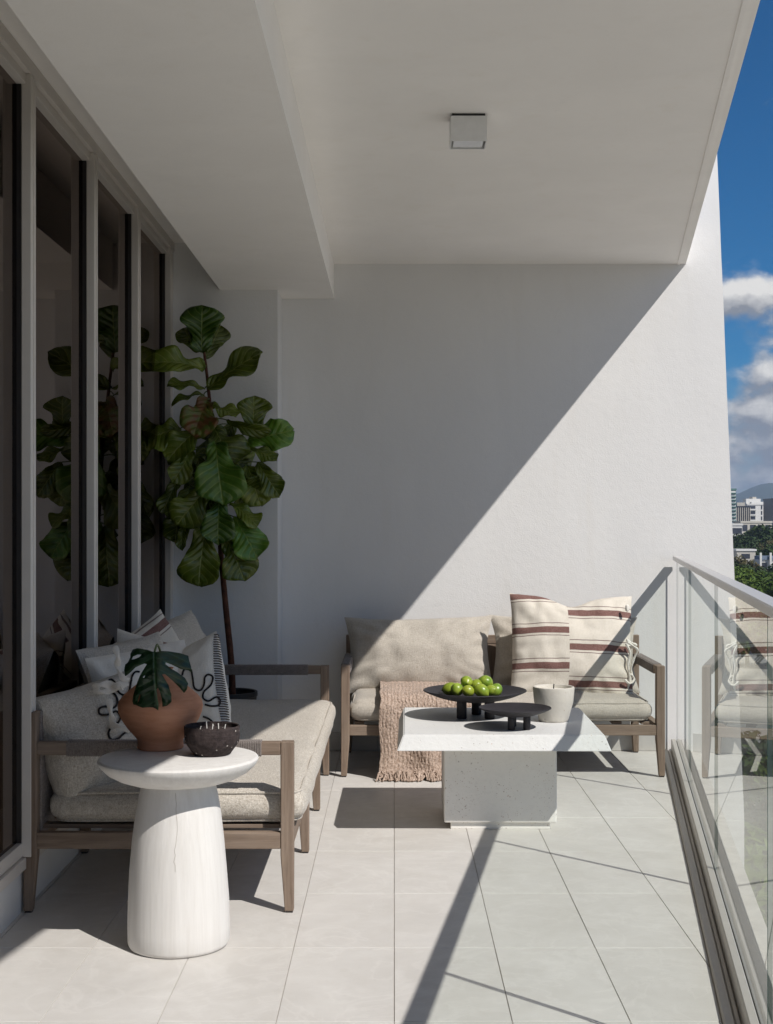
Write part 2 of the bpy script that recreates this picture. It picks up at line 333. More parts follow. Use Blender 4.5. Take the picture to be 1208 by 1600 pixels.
# ------------------------------------------------------------------ mesh helpers
class MB:
    def __init__(s): s.v = []; s.f = []; s.mi = []; s.uv = {}
    def add(s, vs, fs, mi=0):
        b = len(s.v); s.v += [tuple(p) for p in vs]
        for f in fs: s.f.append(tuple(b + i for i in f)); s.mi.append(mi)
    def box(s, x0, x1, y0, y1, z0, z1, bev=0.0, mi=0):
        if bev <= 0:
            vs = [(x, y, z) for x in (x0, x1) for y in (y0, y1) for z in (z0, z1)]
            s.add(vs, [(0, 1, 3, 2), (4, 6, 7, 5), (0, 4, 5, 1), (2, 3, 7, 6), (0, 2, 6, 4), (1, 5, 7, 3)], mi); return s
        bm = bmesh.new(); bmesh.ops.create_cube(bm, size=1.0)
        for v in bm.verts: v.co = Vector(((x0 + x1) / 2 + v.co.x * (x1 - x0), (y0 + y1) / 2 + v.co.y * (y1 - y0), (z0 + z1) / 2 + v.co.z * (z1 - z0)))
        bmesh.ops.bevel(bm, geom=list(bm.edges), offset=bev, segments=2, profile=0.5, affect='EDGES')
        s.from_bm(bm, mi); return s
    def from_bm(s, bm, mi=0):
        bm.verts.index_update()
        s.add([v.co[:] for v in bm.verts], [[v.index for v in f.verts] for f in bm.faces], mi); bm.free()
    def loft(s, rings, mi=0, cap=True, closed=True):
        b = len(s.v); n = len(rings[0])
        for r in rings: s.v += [tuple(p) for p in r]
        for i in range(len(rings) - 1):
            for j in range(n if closed else n - 1):
                k = (j + 1) % n
                s.f.append((b + i * n + j, b + i * n + k, b + (i + 1) * n + k, b + (i + 1) * n + j)); s.mi.append(mi)
        if cap:
            s.f.append(tuple(b + j for j in reversed(range(n)))); s.mi.append(mi)
            s.f.append(tuple(b + (len(rings) - 1) * n + j for j in range(n))); s.mi.append(mi)
        return s
    def lathe(s, prof, seg=48, c=(0, 0, 0), wob=0.0, seed=0, mi=0):
        rings = []
        for (r, z) in prof:
            ring = []
            for j in range(seg):
                t = 2 * math.pi * j / seg; rr = r
                if wob: rr = r * (1 + wob * noise.noise(Vector((math.cos(t) * 1.3 + seed, math.sin(t) * 1.3, z * 5))))
                ring.append((c[0] + rr * math.cos(t), c[1] + rr * math.sin(t), c[2] + z))
            rings.append(ring)
        return s.loft(rings, mi, cap=True)
    def tube(s, pts, rad, seg=8, mi=0):
        pts = [Vector(p) for p in pts]; rings = []
        up = Vector((0, 0, 1)); prev = None
        for i, p in enumerate(pts):
            t = (pts[min(i + 1, len(pts) - 1)] - pts[max(i - 1, 0)]).normalized()
            if prev is None:
                a = t.orthogonal().normalized()
            else:
                a = (prev - t * prev.dot(t)).normalized()
            prev = a; b = t.cross(a)
            r = rad[i] if isinstance(rad, (list, tuple)) else rad
            rings.append([tuple(p + (a * math.cos(q) + b * math.sin(q)) * r) for q in [2 * math.pi * k / seg for k in range(seg)]])
        return s.loft(rings, mi)
    def build(s, name, mats, parent=None, smooth=False, loc=(0, 0, 0)):
        me = bpy.data.meshes.new(name); me.from_pydata(s.v, [], s.f); me.update()
        if not isinstance(mats, (list, tuple)): mats = [mats]
        for m in mats: me.materials.append(M[m])
        for p, i in zip(me.polygons, s.mi): p.material_index = i; p.use_smooth = smooth
        bm = bmesh.new(); bm.from_mesh(me); bmesh.ops.recalc_face_normals(bm, faces=bm.faces); bm.to_mesh(me); bm.free()
        if smooth:
            me.set_sharp_from_angle(angle=R(40))
        o = bpy.data.objects.new(name, me); COL.objects.link(o); o.location = loc
        if parent is not None: o.parent = parent
        return o
def tag(o, label=None, cat=None, group=None, kind=None):
    if label: o['label'] = label
    if cat: o['category'] = cat
    if group: o['group'] = group
    if kind: o['kind'] = kind
    return o
def thing(name, label, cat, loc=(0, 0, 0), rz=0.0, group=None):
    o = bpy.data.objects.new(name, None); o.empty_display_size = 0.1; COL.objects.link(o)
    o.location = loc; o.rotation_euler = (0, 0, rz); return tag(o, label, cat, group)
def smoothpath(pts, n=6):
    """Catmull-Rom through points"""
    P = [Vector(p) for p in pts]; out = []
    for i in range(len(P) - 1):
        p0 = P[max(i - 1, 0)]; p1 = P[i]; p2 = P[i + 1]; p3 = P[min(i + 2, len(P) - 1)]
        for k in range(n):
            t = k / n
            out.append(0.5 * ((2 * p1) + (p2 - p0) * t + (2 * p0 - 5 * p1 + 4 * p2 - p3) * t * t + (3 * p1 - p0 - 3 * p2 + p3) * t ** 3))
    out.append(P[-1]); return out
def PX(x, y, Y): return Vector(((x - 616) * Y / 2100, Y, 1.3 - (y - 820) * Y / 2100))   # photo pixel at depth Y

# ------------------------------------------------------------------ the balcony: floor, ceiling, walls
EDGE = 0.1624                                   # the outer edge of the balcony runs off at an angle
def ex(x0, Y): return x0 + EDGE * Y
Y0, YW = -4.0, 7.73
fl = MB(); zt, zb = -0.0035, -0.30
vs = [(-1.40, Y0), (ex(0.50, Y0), Y0), (ex(0.50, YW), YW), (-1.40, YW)]
fl.add([(x, y, zt) for x, y in vs] + [(x, y, zb) for x, y in vs], [(0, 1, 2, 3), (7, 6, 5, 4), (0, 4, 5, 1), (1, 5, 6, 2), (2, 6, 7, 3), (3, 7, 4, 0)])
floor = tag(fl.build('floor', 'grout'), kind='structure')
TX, TY, TO = 0.309, 0.6125, 4.13
tile_mesh = {}
def tile(x0, x1, y0, y1, clipx=None):
    g = 0.0012
    x0 += g; y0 += g; y1 -= g; x1 -= g
    key = None
    bm = bmesh.new()
    if clipx is None:
        pts = [(x0, y0), (x1, y0), (x1, y1), (x0, y1)]; key = (round(x1 - x0, 4), round(y1 - y0, 4))
    else:
        c = lambda y: ex(clipx, y)
        if x0 >= c(y1): bm.free(); return
        pts = []
        if x0 < c(y0): pts += [(x0, y0), (min(x1, c(y0)), y0)]
        else: pts += [(x0, (x0 - clipx) / EDGE)]
        if c(y0) < x1 < c(y1): pts += [(x1, (x1 - clipx) / EDGE)]
        pts += [(min(x1, c(y1)), y1), (x0, y1)]
    cx, cy = (x0 + x1) / 2, (y0 + y1) / 2
    if key and key in tile_mesh: me = tile_mesh[key]; bm.free()
    else:
        n = len(pts)
        bot = [bm.verts.new((x - cx, y - cy, -0.012)) for x, y in pts]
        ins = 0.0012
        mid = [bm.verts.new((x - cx, y - cy, -ins)) for x, y in pts]
        mx = sum(p[0] for p in pts) / n - cx; my = sum(p[1] for p in pts) / n - cy
        top = []
        for x, y in pts:
            d = Vector((mx - (x - cx), my - (y - cy))); d = d.normalized() * ins if d.length else d
            top.append(bm.verts.new((x - cx + d.x, y - cy + d.y, 0)))
        for i in range(n):
            j = (i + 1) % n
            bm.faces.new((bot[i], bot[j], mid[j], mid[i])); bm.faces.new((mid[i], mid[j], top[j], top[i]))
        bm.faces.new(top)
        bmesh.ops.recalc_face_normals(bm, faces=bm.faces)
        me = bpy.data.meshes.new('tile'); bm.to_mesh(me); bm.free(); me.materials.append(M['tile'])
        if key: tile_mesh[key] = me
    o = bpy.data.objects.new('tile', me); COL.objects.link(o); o.parent = floor
    o.location = (cx, cy, random.uniform(-0.0004, 0.0004))
    o.rotation_euler = (random.uniform(-1, 1) * 0.0006, random.uniform(-1, 1) * 0.0006, 0)
for r in range(-7, 6):
    y0 = TO + r * TY; y1 = min(y0 + TY, YW)
    for c in range(-5, 6):
        x0 = max(c * TX, -1.262); x1 = (c + 1) * TX
        lim = ex(0.285, y0)
        tile(x0, x1, y0, y1, None if x1 < lim else 0.285)

# ceiling slab with the dropped beam
ZC = 2.80
ce = MB()
def quadprism(mb, pts, z0, z1):
    n = len(pts); mb.loft([[(x, y, z0) for x, y in pts], [(x, y, z1) for x, y in pts]])
quadprism(ce, [(-0.346, Y0), (ex(0.4226, Y0), Y0), (ex(0.4226, YW), YW), (-0.346, YW)], ZC, ZC + 0.28)
quadprism(ce, [(-1.6, Y0), (-0.965, Y0), (-0.965, YW), (-1.6, YW)], 2.86, ZC + 0.28)
ceil = tag(ce.build('ceiling', 'ceiling'), kind='structure')
dg = MB()                                       # thin raised drip bead near the outer edge
dg.loft([[(ex(0.372, y), y, ZC + 0.002), (ex(0.372, y), y, ZC - 0.006), (ex(0.388, y), y, ZC - 0.006), (ex(0.388, y), y, ZC + 0.002)] for y in (Y0, YW - 0.002)])
dg.build('drip_bead', 'ceiling', ceil)
bm_ = MB(); bm_.box(-0.965, -0.346, Y0, YW - 0.001, 2.60, ZC + 0.279)
tag(bm_.build('ceiling_beam', 'ceiling'), 'wide white dropped beam running along the ceiling beside the windows', 'beam')

# back wall, whose outer edge leans slightly, and the pier in the corner
wb = MB()
def wx(z): return 1.958 - 0.0407 * (z - 0.97)
rows = [-20.0] + [-0.4 + 0.25 * k for k in range(28)]
ring = []
for z in rows:
    j = 0.0022 * noise.noise(Vector((0, 3.1, z * 9))) if z > -1 else 0
    ring.append([(-1.7, YW, z), (wx(max(z, -1)) + j, YW, z), (wx(max(z, -1)) + j, YW + 0.25, z), (-1.7, YW + 0.25, z)])
wb.loft(ring)
wall = tag(wb.build('back_wall', 'plaster'), 'tall white plaster wall at the end of the balcony, half in sun', 'wall')
sk = MB()
for k in range(-3, 5):
    x0, x1 = max(-0.644, k * 0.617 - 0.10), min(k * 0.617 + 0.517, ex(0.27, YW))
    if x1 - x0 < 0.05: continue
    s1 = MB(); s1.box(x0 + 0.0015, x1 - 0.0015, YW - 0.012, YW + 0.001, 0.002, 0.107, 0.0015); s1.build('skirting_tile', 'shoe_tile', wall)
pr = MB(); pr.box(-1.60, -0.645, 7.44, YW - 0.001, -0.004, 2.859)
pier = tag(pr.build('corner_pier', 'plaster'), 'narrow white plaster pier in the corner behind the potted fig', 'pier')
s1 = MB(); s1.box(-1.2, -0.6455, 7.428, 7.4395, 0.002, 0.107, 0.0015); s1.build('skirting_tile', 'shoe_tile', pier)

# window wall
ww = thing('window_wall', 'tall dark glass windows with grey metal mullions along the left side', 'window', (-1.215, Y0, 0))
def wpart(name, mat, f, bev=0.002):
    m = MB(); f(m); m.v = [(x + 1.215, y - Y0, z) for x, y, z in m.v]; return m.build(name, mat, ww)
wpart('kerb', 'plaster', lambda m: m.box(-1.60, -1.25, Y0, 7.438, -0.004, 0.145, 0.004))
wpart('sill', 'alu', lambda m: (m.box(-1.40, -1.232, Y0, 7.437, 0.147, 0.186, 0.003), m.box(-1.40, -1.244, Y0, 7.436, 0.187, 0.235, 0.003)))
wpart('header', 'alu', lambda m: (m.box(-1.40, -1.215, Y0, 7.437, 2.81, 2.858, 0.003), m.box(-1.40, -1.232, Y0, 7.436, 2.775, 2.809, 0.002)))
MUL = [4.52 - 0.945 * k for k in range(8, 0, -1)] + [4.52, 5.47, 6.40, 7.335]
for y in MUL:
    wpart('mullion', 'alu', lambda m: (m.box(-1.247, -1.215, y - 0.025, y + 0.025, 0.188, 2.809, 0.002), m.box(-1.2469, -1.2155 + 0.004, y + 0.005, y + 0.0255, 0.189, 2.808, 0.001)))
    wpart('sash_frame', 'dark_frame', lambda m: m.box(-1.30, -1.2475, y - 0.028, y + 0.028, 0.2355, 2.7745))
wpart('side_trim', 'plaster', lambda m: m.box(-1.40, -1.222, 7.361, 7.4385, 0.2, 2.8085))
for a_, b_2 in zip(MUL[:-1], MUL[1:]):
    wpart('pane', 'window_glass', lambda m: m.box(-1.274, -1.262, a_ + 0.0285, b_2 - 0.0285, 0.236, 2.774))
# the room behind the panes, its dimness painted in as near-black surfaces
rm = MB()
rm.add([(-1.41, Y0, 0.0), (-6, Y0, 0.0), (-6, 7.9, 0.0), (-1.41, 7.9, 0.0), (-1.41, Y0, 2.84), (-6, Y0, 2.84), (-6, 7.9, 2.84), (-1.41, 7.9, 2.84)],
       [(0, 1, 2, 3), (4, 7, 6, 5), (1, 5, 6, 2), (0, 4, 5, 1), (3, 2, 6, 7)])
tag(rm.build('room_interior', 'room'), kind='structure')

# glass railing
YR = 7.685
rl = thing('glass_railing', 'frameless clear glass balustrade with a flat metal handrail along the balcony edge', 'railing', (ex(0.37, 4), 4, 0))
def rpart(name, mat, x0, x1, z0, z1, ya=Y0, yb=YR, bev=True):
    m = MB(); c = min(0.004, (z1 - z0) * 0.2, (x1 - x0) * 0.2)
    prof = [(x0 + c, z0), (x1 - c, z0), (x1, z0 + c), (x1, z1 - c), (x1 - c, z1), (x0 + c, z1), (x0, z1 - c), (x0, z0 + c)]
    m.loft([[(ex(x, y), y, z) for x, z in prof] for y in (ya, yb)])
    m.v = [(x - ex(0.37, 4), y - 4, z) for x, y, z in m.v]; return m.build(name, mat, rl)
rpart('handrail', 'rail_metal', 0.345, 0.398, 1.096, 1.122)
rpart('base_trim', 'shoe_metal', 0.288, 0.318, -0.007, 0.016)
rpart('base_trim', 'shoe_metal', 0.3185, 0.334, -0.007, 0.010)
rpart('base_shoe', 'shoe_metal', 0.335, 0.362, -0.007, 0.075)
rpart('base_shoe', 'shoe_metal', 0.378, 0.425, -0.007, 0.075)
rpart('gasket', 'gasket', 0.3625, 0.3775, 0.0, 0.068)
seams = [YR] + [3.26 * 2100 / 1067 - 1.63 * k for k in range(0, 7)] + [Y0]
for b1, a1 in zip(seams[:-1], seams[1:]):
    if b1 - a1 < 0.2: continue
    m = MB(); ya, yb = a1 + 0.006, b1 - 0.006; x0, x1 = 0.3645, 0.3755
    P8 = [(ex(x, y) - ex(0.37, 4), y - 4, z) for y in (ya, yb) for z in (0.069, 1.0955) for x in (x0, x1)]
    m.add(P8, [(0, 2, 6, 4), (1, 5, 7, 3), (2, 3, 7, 6), (0, 4, 5, 1)], 0); m.add(P8, [(0, 1, 3, 2), (4, 6, 7, 5)], 1)
    bmn = m.build('glass_panel', ['rail_glass', 'glass_edge'], rl)

# ceiling light
t = thing('ceiling_light', 'small square white surface-mounted lamp on the ceiling, unlit', 'lamp', (0.272, 4.95, ZC))
MB().box(-0.060, 0.060, -0.050, 0.050, -0.010, 0.0).build('dark_gap', 'dark_frame', t)  # shade of the gap above the housing, put in as a near-black block
m = MB(); h = 0.066; d = 0.055
m.box(-h, h, -d, -d + 0.004, -0.102, -0.010); m.box(-h, h, d - 0.004, d, -0.102, -0.010)
m.box(-h, -h + 0.004, -d + 0.0041, d - 0.0041, -0.1019, -0.0101); m.box(h - 0.004, h, -d + 0.0041, d - 0.0041, -0.1019, -0.0101)
m.box(-h + 0.0041, h - 0.0041, -d + 0.0041, d - 0.0041, -0.060, -0.050)
m.build('housing', 'white_paint', t)
m = MB(); m.box(-h + 0.012, h - 0.012, -d + 0.012, d - 0.012, -0.098, -0.092); m.build('lens', 'lamp_glass', t)

# ------------------------------------------------------------------ soft things
def pillow_mb(w, h, th, n=30, seed=0, pull=0.06, wr=0.010, chop=0.0, slump=0.0, powr=0.5):
    m = MB(); idx = {}
    def pt(u, v, s):
        x = w / 2 * u * (1 - pull * (1 - v * v)); y = h / 2 * v * (1 - pull * (1 - u * u))
        e = max(0, (1 - u * u) * (1 - v * v)); z = s * th / 2 * e ** powr
        q = Vector((x * 7 + seed * 3.7, y * 7, s * 2.0 + seed))
        z += s * wr * noise.fractal(q, 0.9, 2.1, 3) * min(1, e * 3 + 0.15)
        # creases running in from the corners and edges
        ang = math.atan2(v, u); rad = math.hypot(u, v)
        z += s * wr * 0.9 * math.sin(ang * 19 + seed * 2 + 3 * noise.noise(q)) * max(0, rad - 0.62) * min(1, e * 6)
        x += 0.006 * noise.noise(q + Vector((9, 1, 0))); y += 0.006 * noise.noise(q + Vector((2, 7, 0)))
        if chop: y -= chop * max(0, v) ** 2 * math.exp(-(u / 0.34) ** 2)
        if slump: z += slump * (v * v - 0.4)
        return (x, y, z)
    for s in (1, -1):
        for i in range(n + 1):
            for j in range(n + 1):
                u = -1 + 2 * i / n; v = -1 + 2 * j / n
                u = math.copysign(abs(u) ** 0.85, u); v = math.copysign(abs(v) ** 0.85, v)
                edge = i in (0, n) or j in (0, n)
                if edge and s == -1: idx[(i, j, -1)] = idx[(i, j, 1)]; continue
                idx[(i, j, s)] = len(m.v); m.v.append(pt(u, v, s))
    for s in (1, -1):
        for i in range(n):
            for j in range(n):
                f = (idx[(i, j, s)], idx[(i + 1, j, s)], idx[(i + 1, j + 1, s)], idx[(i, j + 1, s)])
                m.f.append(f if s == 1 else f[::-1]); m.mi.append(0)
    return m, pt
def seat_mb(lx, ly, lz, r=0.05, crown=0.02, nx=40, ny=24, seed=0):
    """upholstered block, origin at the centre of its underside"""
    bm = bmesh.new(); m = MB()
    def P(u, v, w):
        x = u * lx / 2; y = v * ly / 2; z = w * lz / 2
        cx = max(-lx / 2 + r, min(lx / 2 - r, x)); cy = max(-ly / 2 + r, min(ly / 2 - r, y)); cz = max(-lz / 2 + r, min(lz / 2 - r, z))
        d = Vector((x - cx, y - cy, z - cz))
        if d.length > 1e-9: d = d.normalized() * r * min(1, d.length / r * 1.0 if max(abs(d.x), abs(d.y), abs(d.z)) < r * 0.999 else 1)
        p = Vector((cx, cy, cz)) + d
        k = (1 - u * u) * (1 - v * v)
        if w > 0: p.z += crown * k ** 0.6 * w
        q = Vector((x * 4 + seed, y * 4, z * 5)); f = 0.006 * noise.fractal(q, 0.9, 2, 3)
        p += Vector((u * f * 0.8, v * f * 0.8, f * (1 if w > 0 else 0.3)))
        bulge = (1 - w * w) * 0.012
        if abs(u) > 0.98: p.x += math.copysign(bulge, u)
        if abs(v) > 0.98: p.y += math.copysign(bulge, v)
        p.z += lz / 2
        return p
    def warp(k, n):       # denser near the ends
        t = -1 + 2 * k / n; return math.copysign(1 - (1 - abs(t)) ** 1.5, t) if True else t
    nz = 8; vid = {}
    us = [warp(i, nx) for i in range(nx + 1)]; vs_ = [warp(i, ny) for i in range(ny + 1)]; ws = [warp(i, nz) for i in range(nz + 1)]
    def V(i, j, k):
        if (i, j, k) not in vid: vid[(i, j, k)] = bm.verts.new(P(us[i], vs_[j], ws[k]))
        return vid[(i, j, k)]
    for i in range(nx):
        for j in range(ny):
            bm.faces.new((V(i, j, nz), V(i + 1, j, nz), V(i + 1, j + 1, nz), V(i, j + 1, nz)))
            bm.faces.new((V(i, j, 0), V(i, j + 1, 0), V(i + 1, j + 1, 0), V(i + 1, j, 0)))
    for k in range(nz):
        for i in range(nx):
            bm.faces.new((V(i, 0, k), V(i + 1, 0, k), V(i + 1, 0, k + 1), V(i, 0, k + 1)))
            bm.faces.new((V(i, ny, k), V(i, ny, k + 1), V(i + 1, ny, k + 1), V(i + 1, ny, k)))
        for j in range(ny):
            bm.faces.new((V(0, j, k), V(0, j, k + 1), V(0, j + 1, k + 1), V(0, j + 1, k)))
            bm.faces.new((V(nx, j, k), V(nx, j + 1, k), V(nx, j + 1, k + 1), V(nx, j, k + 1)))
    m.from_bm(bm); return m
def place(o, loc, normal, roll=0.0, up=Vector((0, 0, 1))):
    """local +Z -> normal, local +Y as near to up as it can, then roll about the normal"""
    z = Vector(normal).normalized(); y = (up - z * up.dot(z)).normalized(); x = y.cross(z)
    mt = Matrix((x, y, z)).transposed().to_4x4() @ Matrix.Rotation(roll, 4, 'Z')
    o.matrix_world = Matrix.Translation(loc) @ mt

# ------------------------------------------------------------------ sofas
def sofa(name, label, loc, rz, L, D, midlegs, cush, wrap, seat_top=0.40):
    t = thing(name, label, 'sofa', loc, rz)
    W = 0.044; ARM = 0.572; BK = 0.672; R0, R1 = 0.213, 0.268
    def leg(x, y, top, full=True, sx=1, sy=1):
        m = MB(); a = W / 2; b = W * 0.34
        ox = (a - b) * sx; oy = (a - b) * sy
        def sq(cx, cy, r, z): c = r * 0.86; return [(cx - r, cy - c, z), (cx - c, cy - r, z), (cx + c, cy - r, z), (cx + r, cy - c, z), (cx + r, cy + c, z), (cx + c, cy + r, z), (cx - c, cy + r, z), (cx - r, cy + c, z)]
        m.loft([sq(x + ox, y + oy, b * 0.92, 0.006), sq(x + ox, y + oy, b, 0.009), sq(x, y, a, R0 - 0.02), sq(x, y, a, top - 0.002), sq(x, y, a * 0.94, top)])
        lg = m.build('leg', 'wood_z', t)
        f = MB(); f.loft([sq(x + ox, y + oy, b * 0.8, 0.0), sq(x + ox, y + oy, b * 0.8, 0.006)]); f.build('foot_pad', 'dark_frame', lg)
    a = W / 2
    for x, sx in ((a, -1), (L - a, 1)):
        leg(x, a, ARM, True, sx, -1); leg(x, D - a, BK, True, sx, 1)
    for x in midlegs:
        leg(x, a, R0 - 0.001, False, 0, -1); leg(x, D - a, R0 - 0.001, False, 0, 1)
    for x0, x1 in ((0.002, W - 0.002), (L - W + 0.002, L - 0.002)):
        m = MB(); m.box(x0, x1, W, D - W, ARM - 0.044, ARM - 0.001, 0.003); arm = m.build('arm', 'wood_y', t)
        # cord wound round the middle of the arm
        w0, w1 = wrap; n = int((w1 - w0) / 0.0058); rings = []
        for k in range(n * 3 + 1):
            y = w0 + (w1 - w0) * k / (n * 3); e = 0.0022 + (0.0026 if k % 3 else 0.0)
            xa, xb, za, zb_ = x0 - e, x1 + e, ARM - 0.044 - e, ARM - 0.001 + e; c = 0.006
            rings.append([(xa, y, za + c), (xa + c, y, za), (xb - c, y, za), (xb, y, za + c), (xb, y, zb_ - c), (xb - c, y, zb_), (xa + c, y, zb_), (xa, y, zb_ - c)])
        q = MB(); q.loft(rings); q.build('rope_wrap', 'rope', arm)
        m = MB(); m.box(x0 + 0.002, x1 - 0.002, W, D - W, R0, R1, 0.003); m.build('side_rail', 'wood_y', t)
    m = MB(); m.box(W, L - W, 0.004, W - 0.004, R0 + 0.001, R1 - 0.001, 0.003); m.build('front_rail', 'wood_x', t)
    m = MB(); m.box(W, L - W, D - W + 0.004, D - 0.004, R0 + 0.001, R1 - 0.001, 0.003); m.build('back_rail', 'wood_x', t)
    m = MB(); m.box(W, L - W, D - W + 0.003, D - 0.003, BK - 0.048, BK - 0.001, 0.003); tr = m.build('top_rail', 'wood_x', t)
    m = MB(); m.box(L / 2 - 0.03, L / 2 + 0.03, D - W + 0.006, D - 0.006, R1, BK - 0.048, 0.003); m.build('back_post', 'wood_z', t)
    m = MB(); n = int((L - 2 * W) / 0.011)
    for k in range(n):
        x = W + 0.006 + k * 0.011
        if abs(x - L / 2) < 0.036: continue
        m.tube([(x, D - W - 0.001, R1 - 0.02), (x, D - W - 0.001, BK - 0.004)], 0.0046, 6)
    m.build('cord_back', 'rope', t, smooth=True)
    n = max(6, int(L / 0.15))
    for k in range(n):
        x = W + 0.05 + (L - 2 * W - 0.1) * k / (n - 1)
        m = MB(); m.box(x - 0.025, x + 0.025, W - 0.01, D - W + 0.01, R1 + 0.0005, R1 + 0.014, 0.002); m.build('slat', 'wood_y', t)
    cx0, cx1, cy0, cy1, mat = cush
    sm = seat_mb(cx1 - cx0, cy1 - cy0, seat_top - R1 - 0.016, 0.05, 0.022, seed=L)
    c = sm.build('seat_cushion', mat, t, smooth=True, loc=((cx0 + cx1) / 2, (cy0 + cy1) / 2, R1 + 0.0145))
    lx, ly, lz, r_ = cx1 - cx0, cy1 - cy0, seat_top - R1 - 0.016, 0.05
    for zz in (lz - r_ + r_ * 0.72, r_ - r_ * 0.72):
        k_ = 0.03 + 0.7071 * 0.0; pts = []
        rr = 0.055; X_ = lx / 2 - r_ * 0.29 + 0.003; Y_ = ly / 2 - r_ * 0.29 + 0.003
        for (sx, sy, a0) in ((1, 1, 0), (-1, 1, 90), (-1, -1, 180), (1, -1, 270)):
            for q in range(5):
                an = R(a0 + q * 22.5); pts.append((sx * (X_ - rr) + rr * math.cos(an), sy * (Y_ - rr) + rr * math.sin(an), zz))
        full = []
        for p, q in zip(pts, pts[1:] + pts[:1]):
            n_ = max(1, int((Vector(q) - Vector(p)).length / 0.06))
            full += [Vector(p).lerp(Vector(q), e / n_) for e in range(n_)]
        full = [p + Vector((0, 0, 0.003 * noise.noise(p * 5))) for p in full]
        pm = MB(); pm.tube(full + full[:1], 0.0052, 7); pm.build('piping', mat, c, smooth=True)
    return t
near_sofa = sofa('sofa', 'long taupe wooden sofa with cord-wrapped arms along the windows', (-0.337, 4.50, 0), R(90), 2.485, 0.905,
                 (0.83, 1.615), (0.055, 2.43, -0.028, 0.83, 'boucle'), (0.108, 0.762), 0.405)
back_sofa = sofa('sofa', 'shorter wooden sofa against the back wall under the striped pillow', (-0.274, 6.92, 0), 0, 1.669, 0.775,
                 (), (0.05, 1.60, 0.0, 0.71, 'linen'), (0.10, 0.66), 0.395)

def pillow(name, label, mat, w, h, th, loc, normal, roll=0.0, cat='pillow', **k):
    m, pt = pillow_mb(w, h, th, **k)
    o = m.build(name, mat, None, smooth=True); place(o, loc, normal, roll)
    return tag(o, label, cat), pt

# cushions on the back sofa
pillow('back_cushion', 'oblong beige linen cushion on the back sofa, half in shade', 'linen', 0.83, 0.43, 0.20, (0.138, 7.44, 0.585), (0.0, -1, 0.30), R(1.0), 'cushion', seed=1, pull=0.085, wr=0.021, slump=-0.01)
pillow('back_cushion', 'oblong beige linen cushion mostly hidden behind the striped pillow', 'linen', 0.83, 0.43, 0.18, (0.945, 7.47, 0.585), (0.0, -1, 0.30), R(-1.0), 'cushion', seed=2, pull=0.085, wr=0.021)
sp, sp_pt = pillow('striped_pillow', 'large cream pillow with red-brown woven stripes and side ties', 'striped', 0.665, 0.565, 0.22, (0.955, 7.235, 0.645), (0.05, -1, 0.24), R(-1.5), seed=3, pull=0.04, wr=0.017, chop=0.055, n=44)
# its knotted ties
def ribbon(path, w, mat, name, parent=None, th=0.004):
    m = MB(); pts = smoothpath(path, 5); rings = []
    for i, p in enumerate(pts):
        t_ = (pts[min(i + 1, len(pts) - 1)] - pts[max(i - 1, 0)]).normalized()
        s_ = t_.cross(Vector((0.15, -1, 0.1))).normalized(); n_ = s_.cross(t_)
        ww_ = w * (0.8 + 0.25 * math.sin(i * 0.9))
        rings.append([tuple(p + s_ * ww_ / 2 + n_ * th), tuple(p + n_ * th * 1.8), tuple(p - s_ * ww_ / 2 + n_ * th), tuple(p - s_ * ww_ / 2 - n_ * th), tuple(p + s_ * ww_ / 2 - n_ * th)])
    m.loft(rings); return m
def child_world(o, parent):
    bpy.context.view_layer.update()
    o.parent = parent; o.matrix_parent_inverse = parent.matrix_world.inverted(); return o
def tie(parent, pts, w, name='tie', mat='cream'):
    o = ribbon([Vector(p) for p in pts], w, mat, name).build(name, mat, None, smooth=True); return child_world(o, parent)
Yt = 7.14
for pts in ([(980, 1003), (990, 1010), (996, 1016), (990, 1030), (986, 1045), (988, 1058)],
            [(978, 1005), (984, 1020), (981, 1040), (984, 1062), (979, 1080)],
            [(976, 1062), (984, 1068), (991, 1062), (986, 1054), (979, 1060), (974, 1076), (970, 1083)],
            [(979, 1000), (986, 1004), (994, 1008), (988, 1012), (981, 1008)]):
    tie(sp, [PX(x, y, Yt + 0.01 * i) for i, (x, y) in enumerate(pts)], 0.013)
m = MB(); kp = PX(980, 950, 7.2)
m.lathe([(0.001, -0.02), (0.010, -0.014), (0.013, 0.0), (0.010, 0.014), (0.001, 0.02)], 14, tuple(kp), 0.25, 4)
child_world(m.build('knot', 'cream', None, smooth=True), sp)

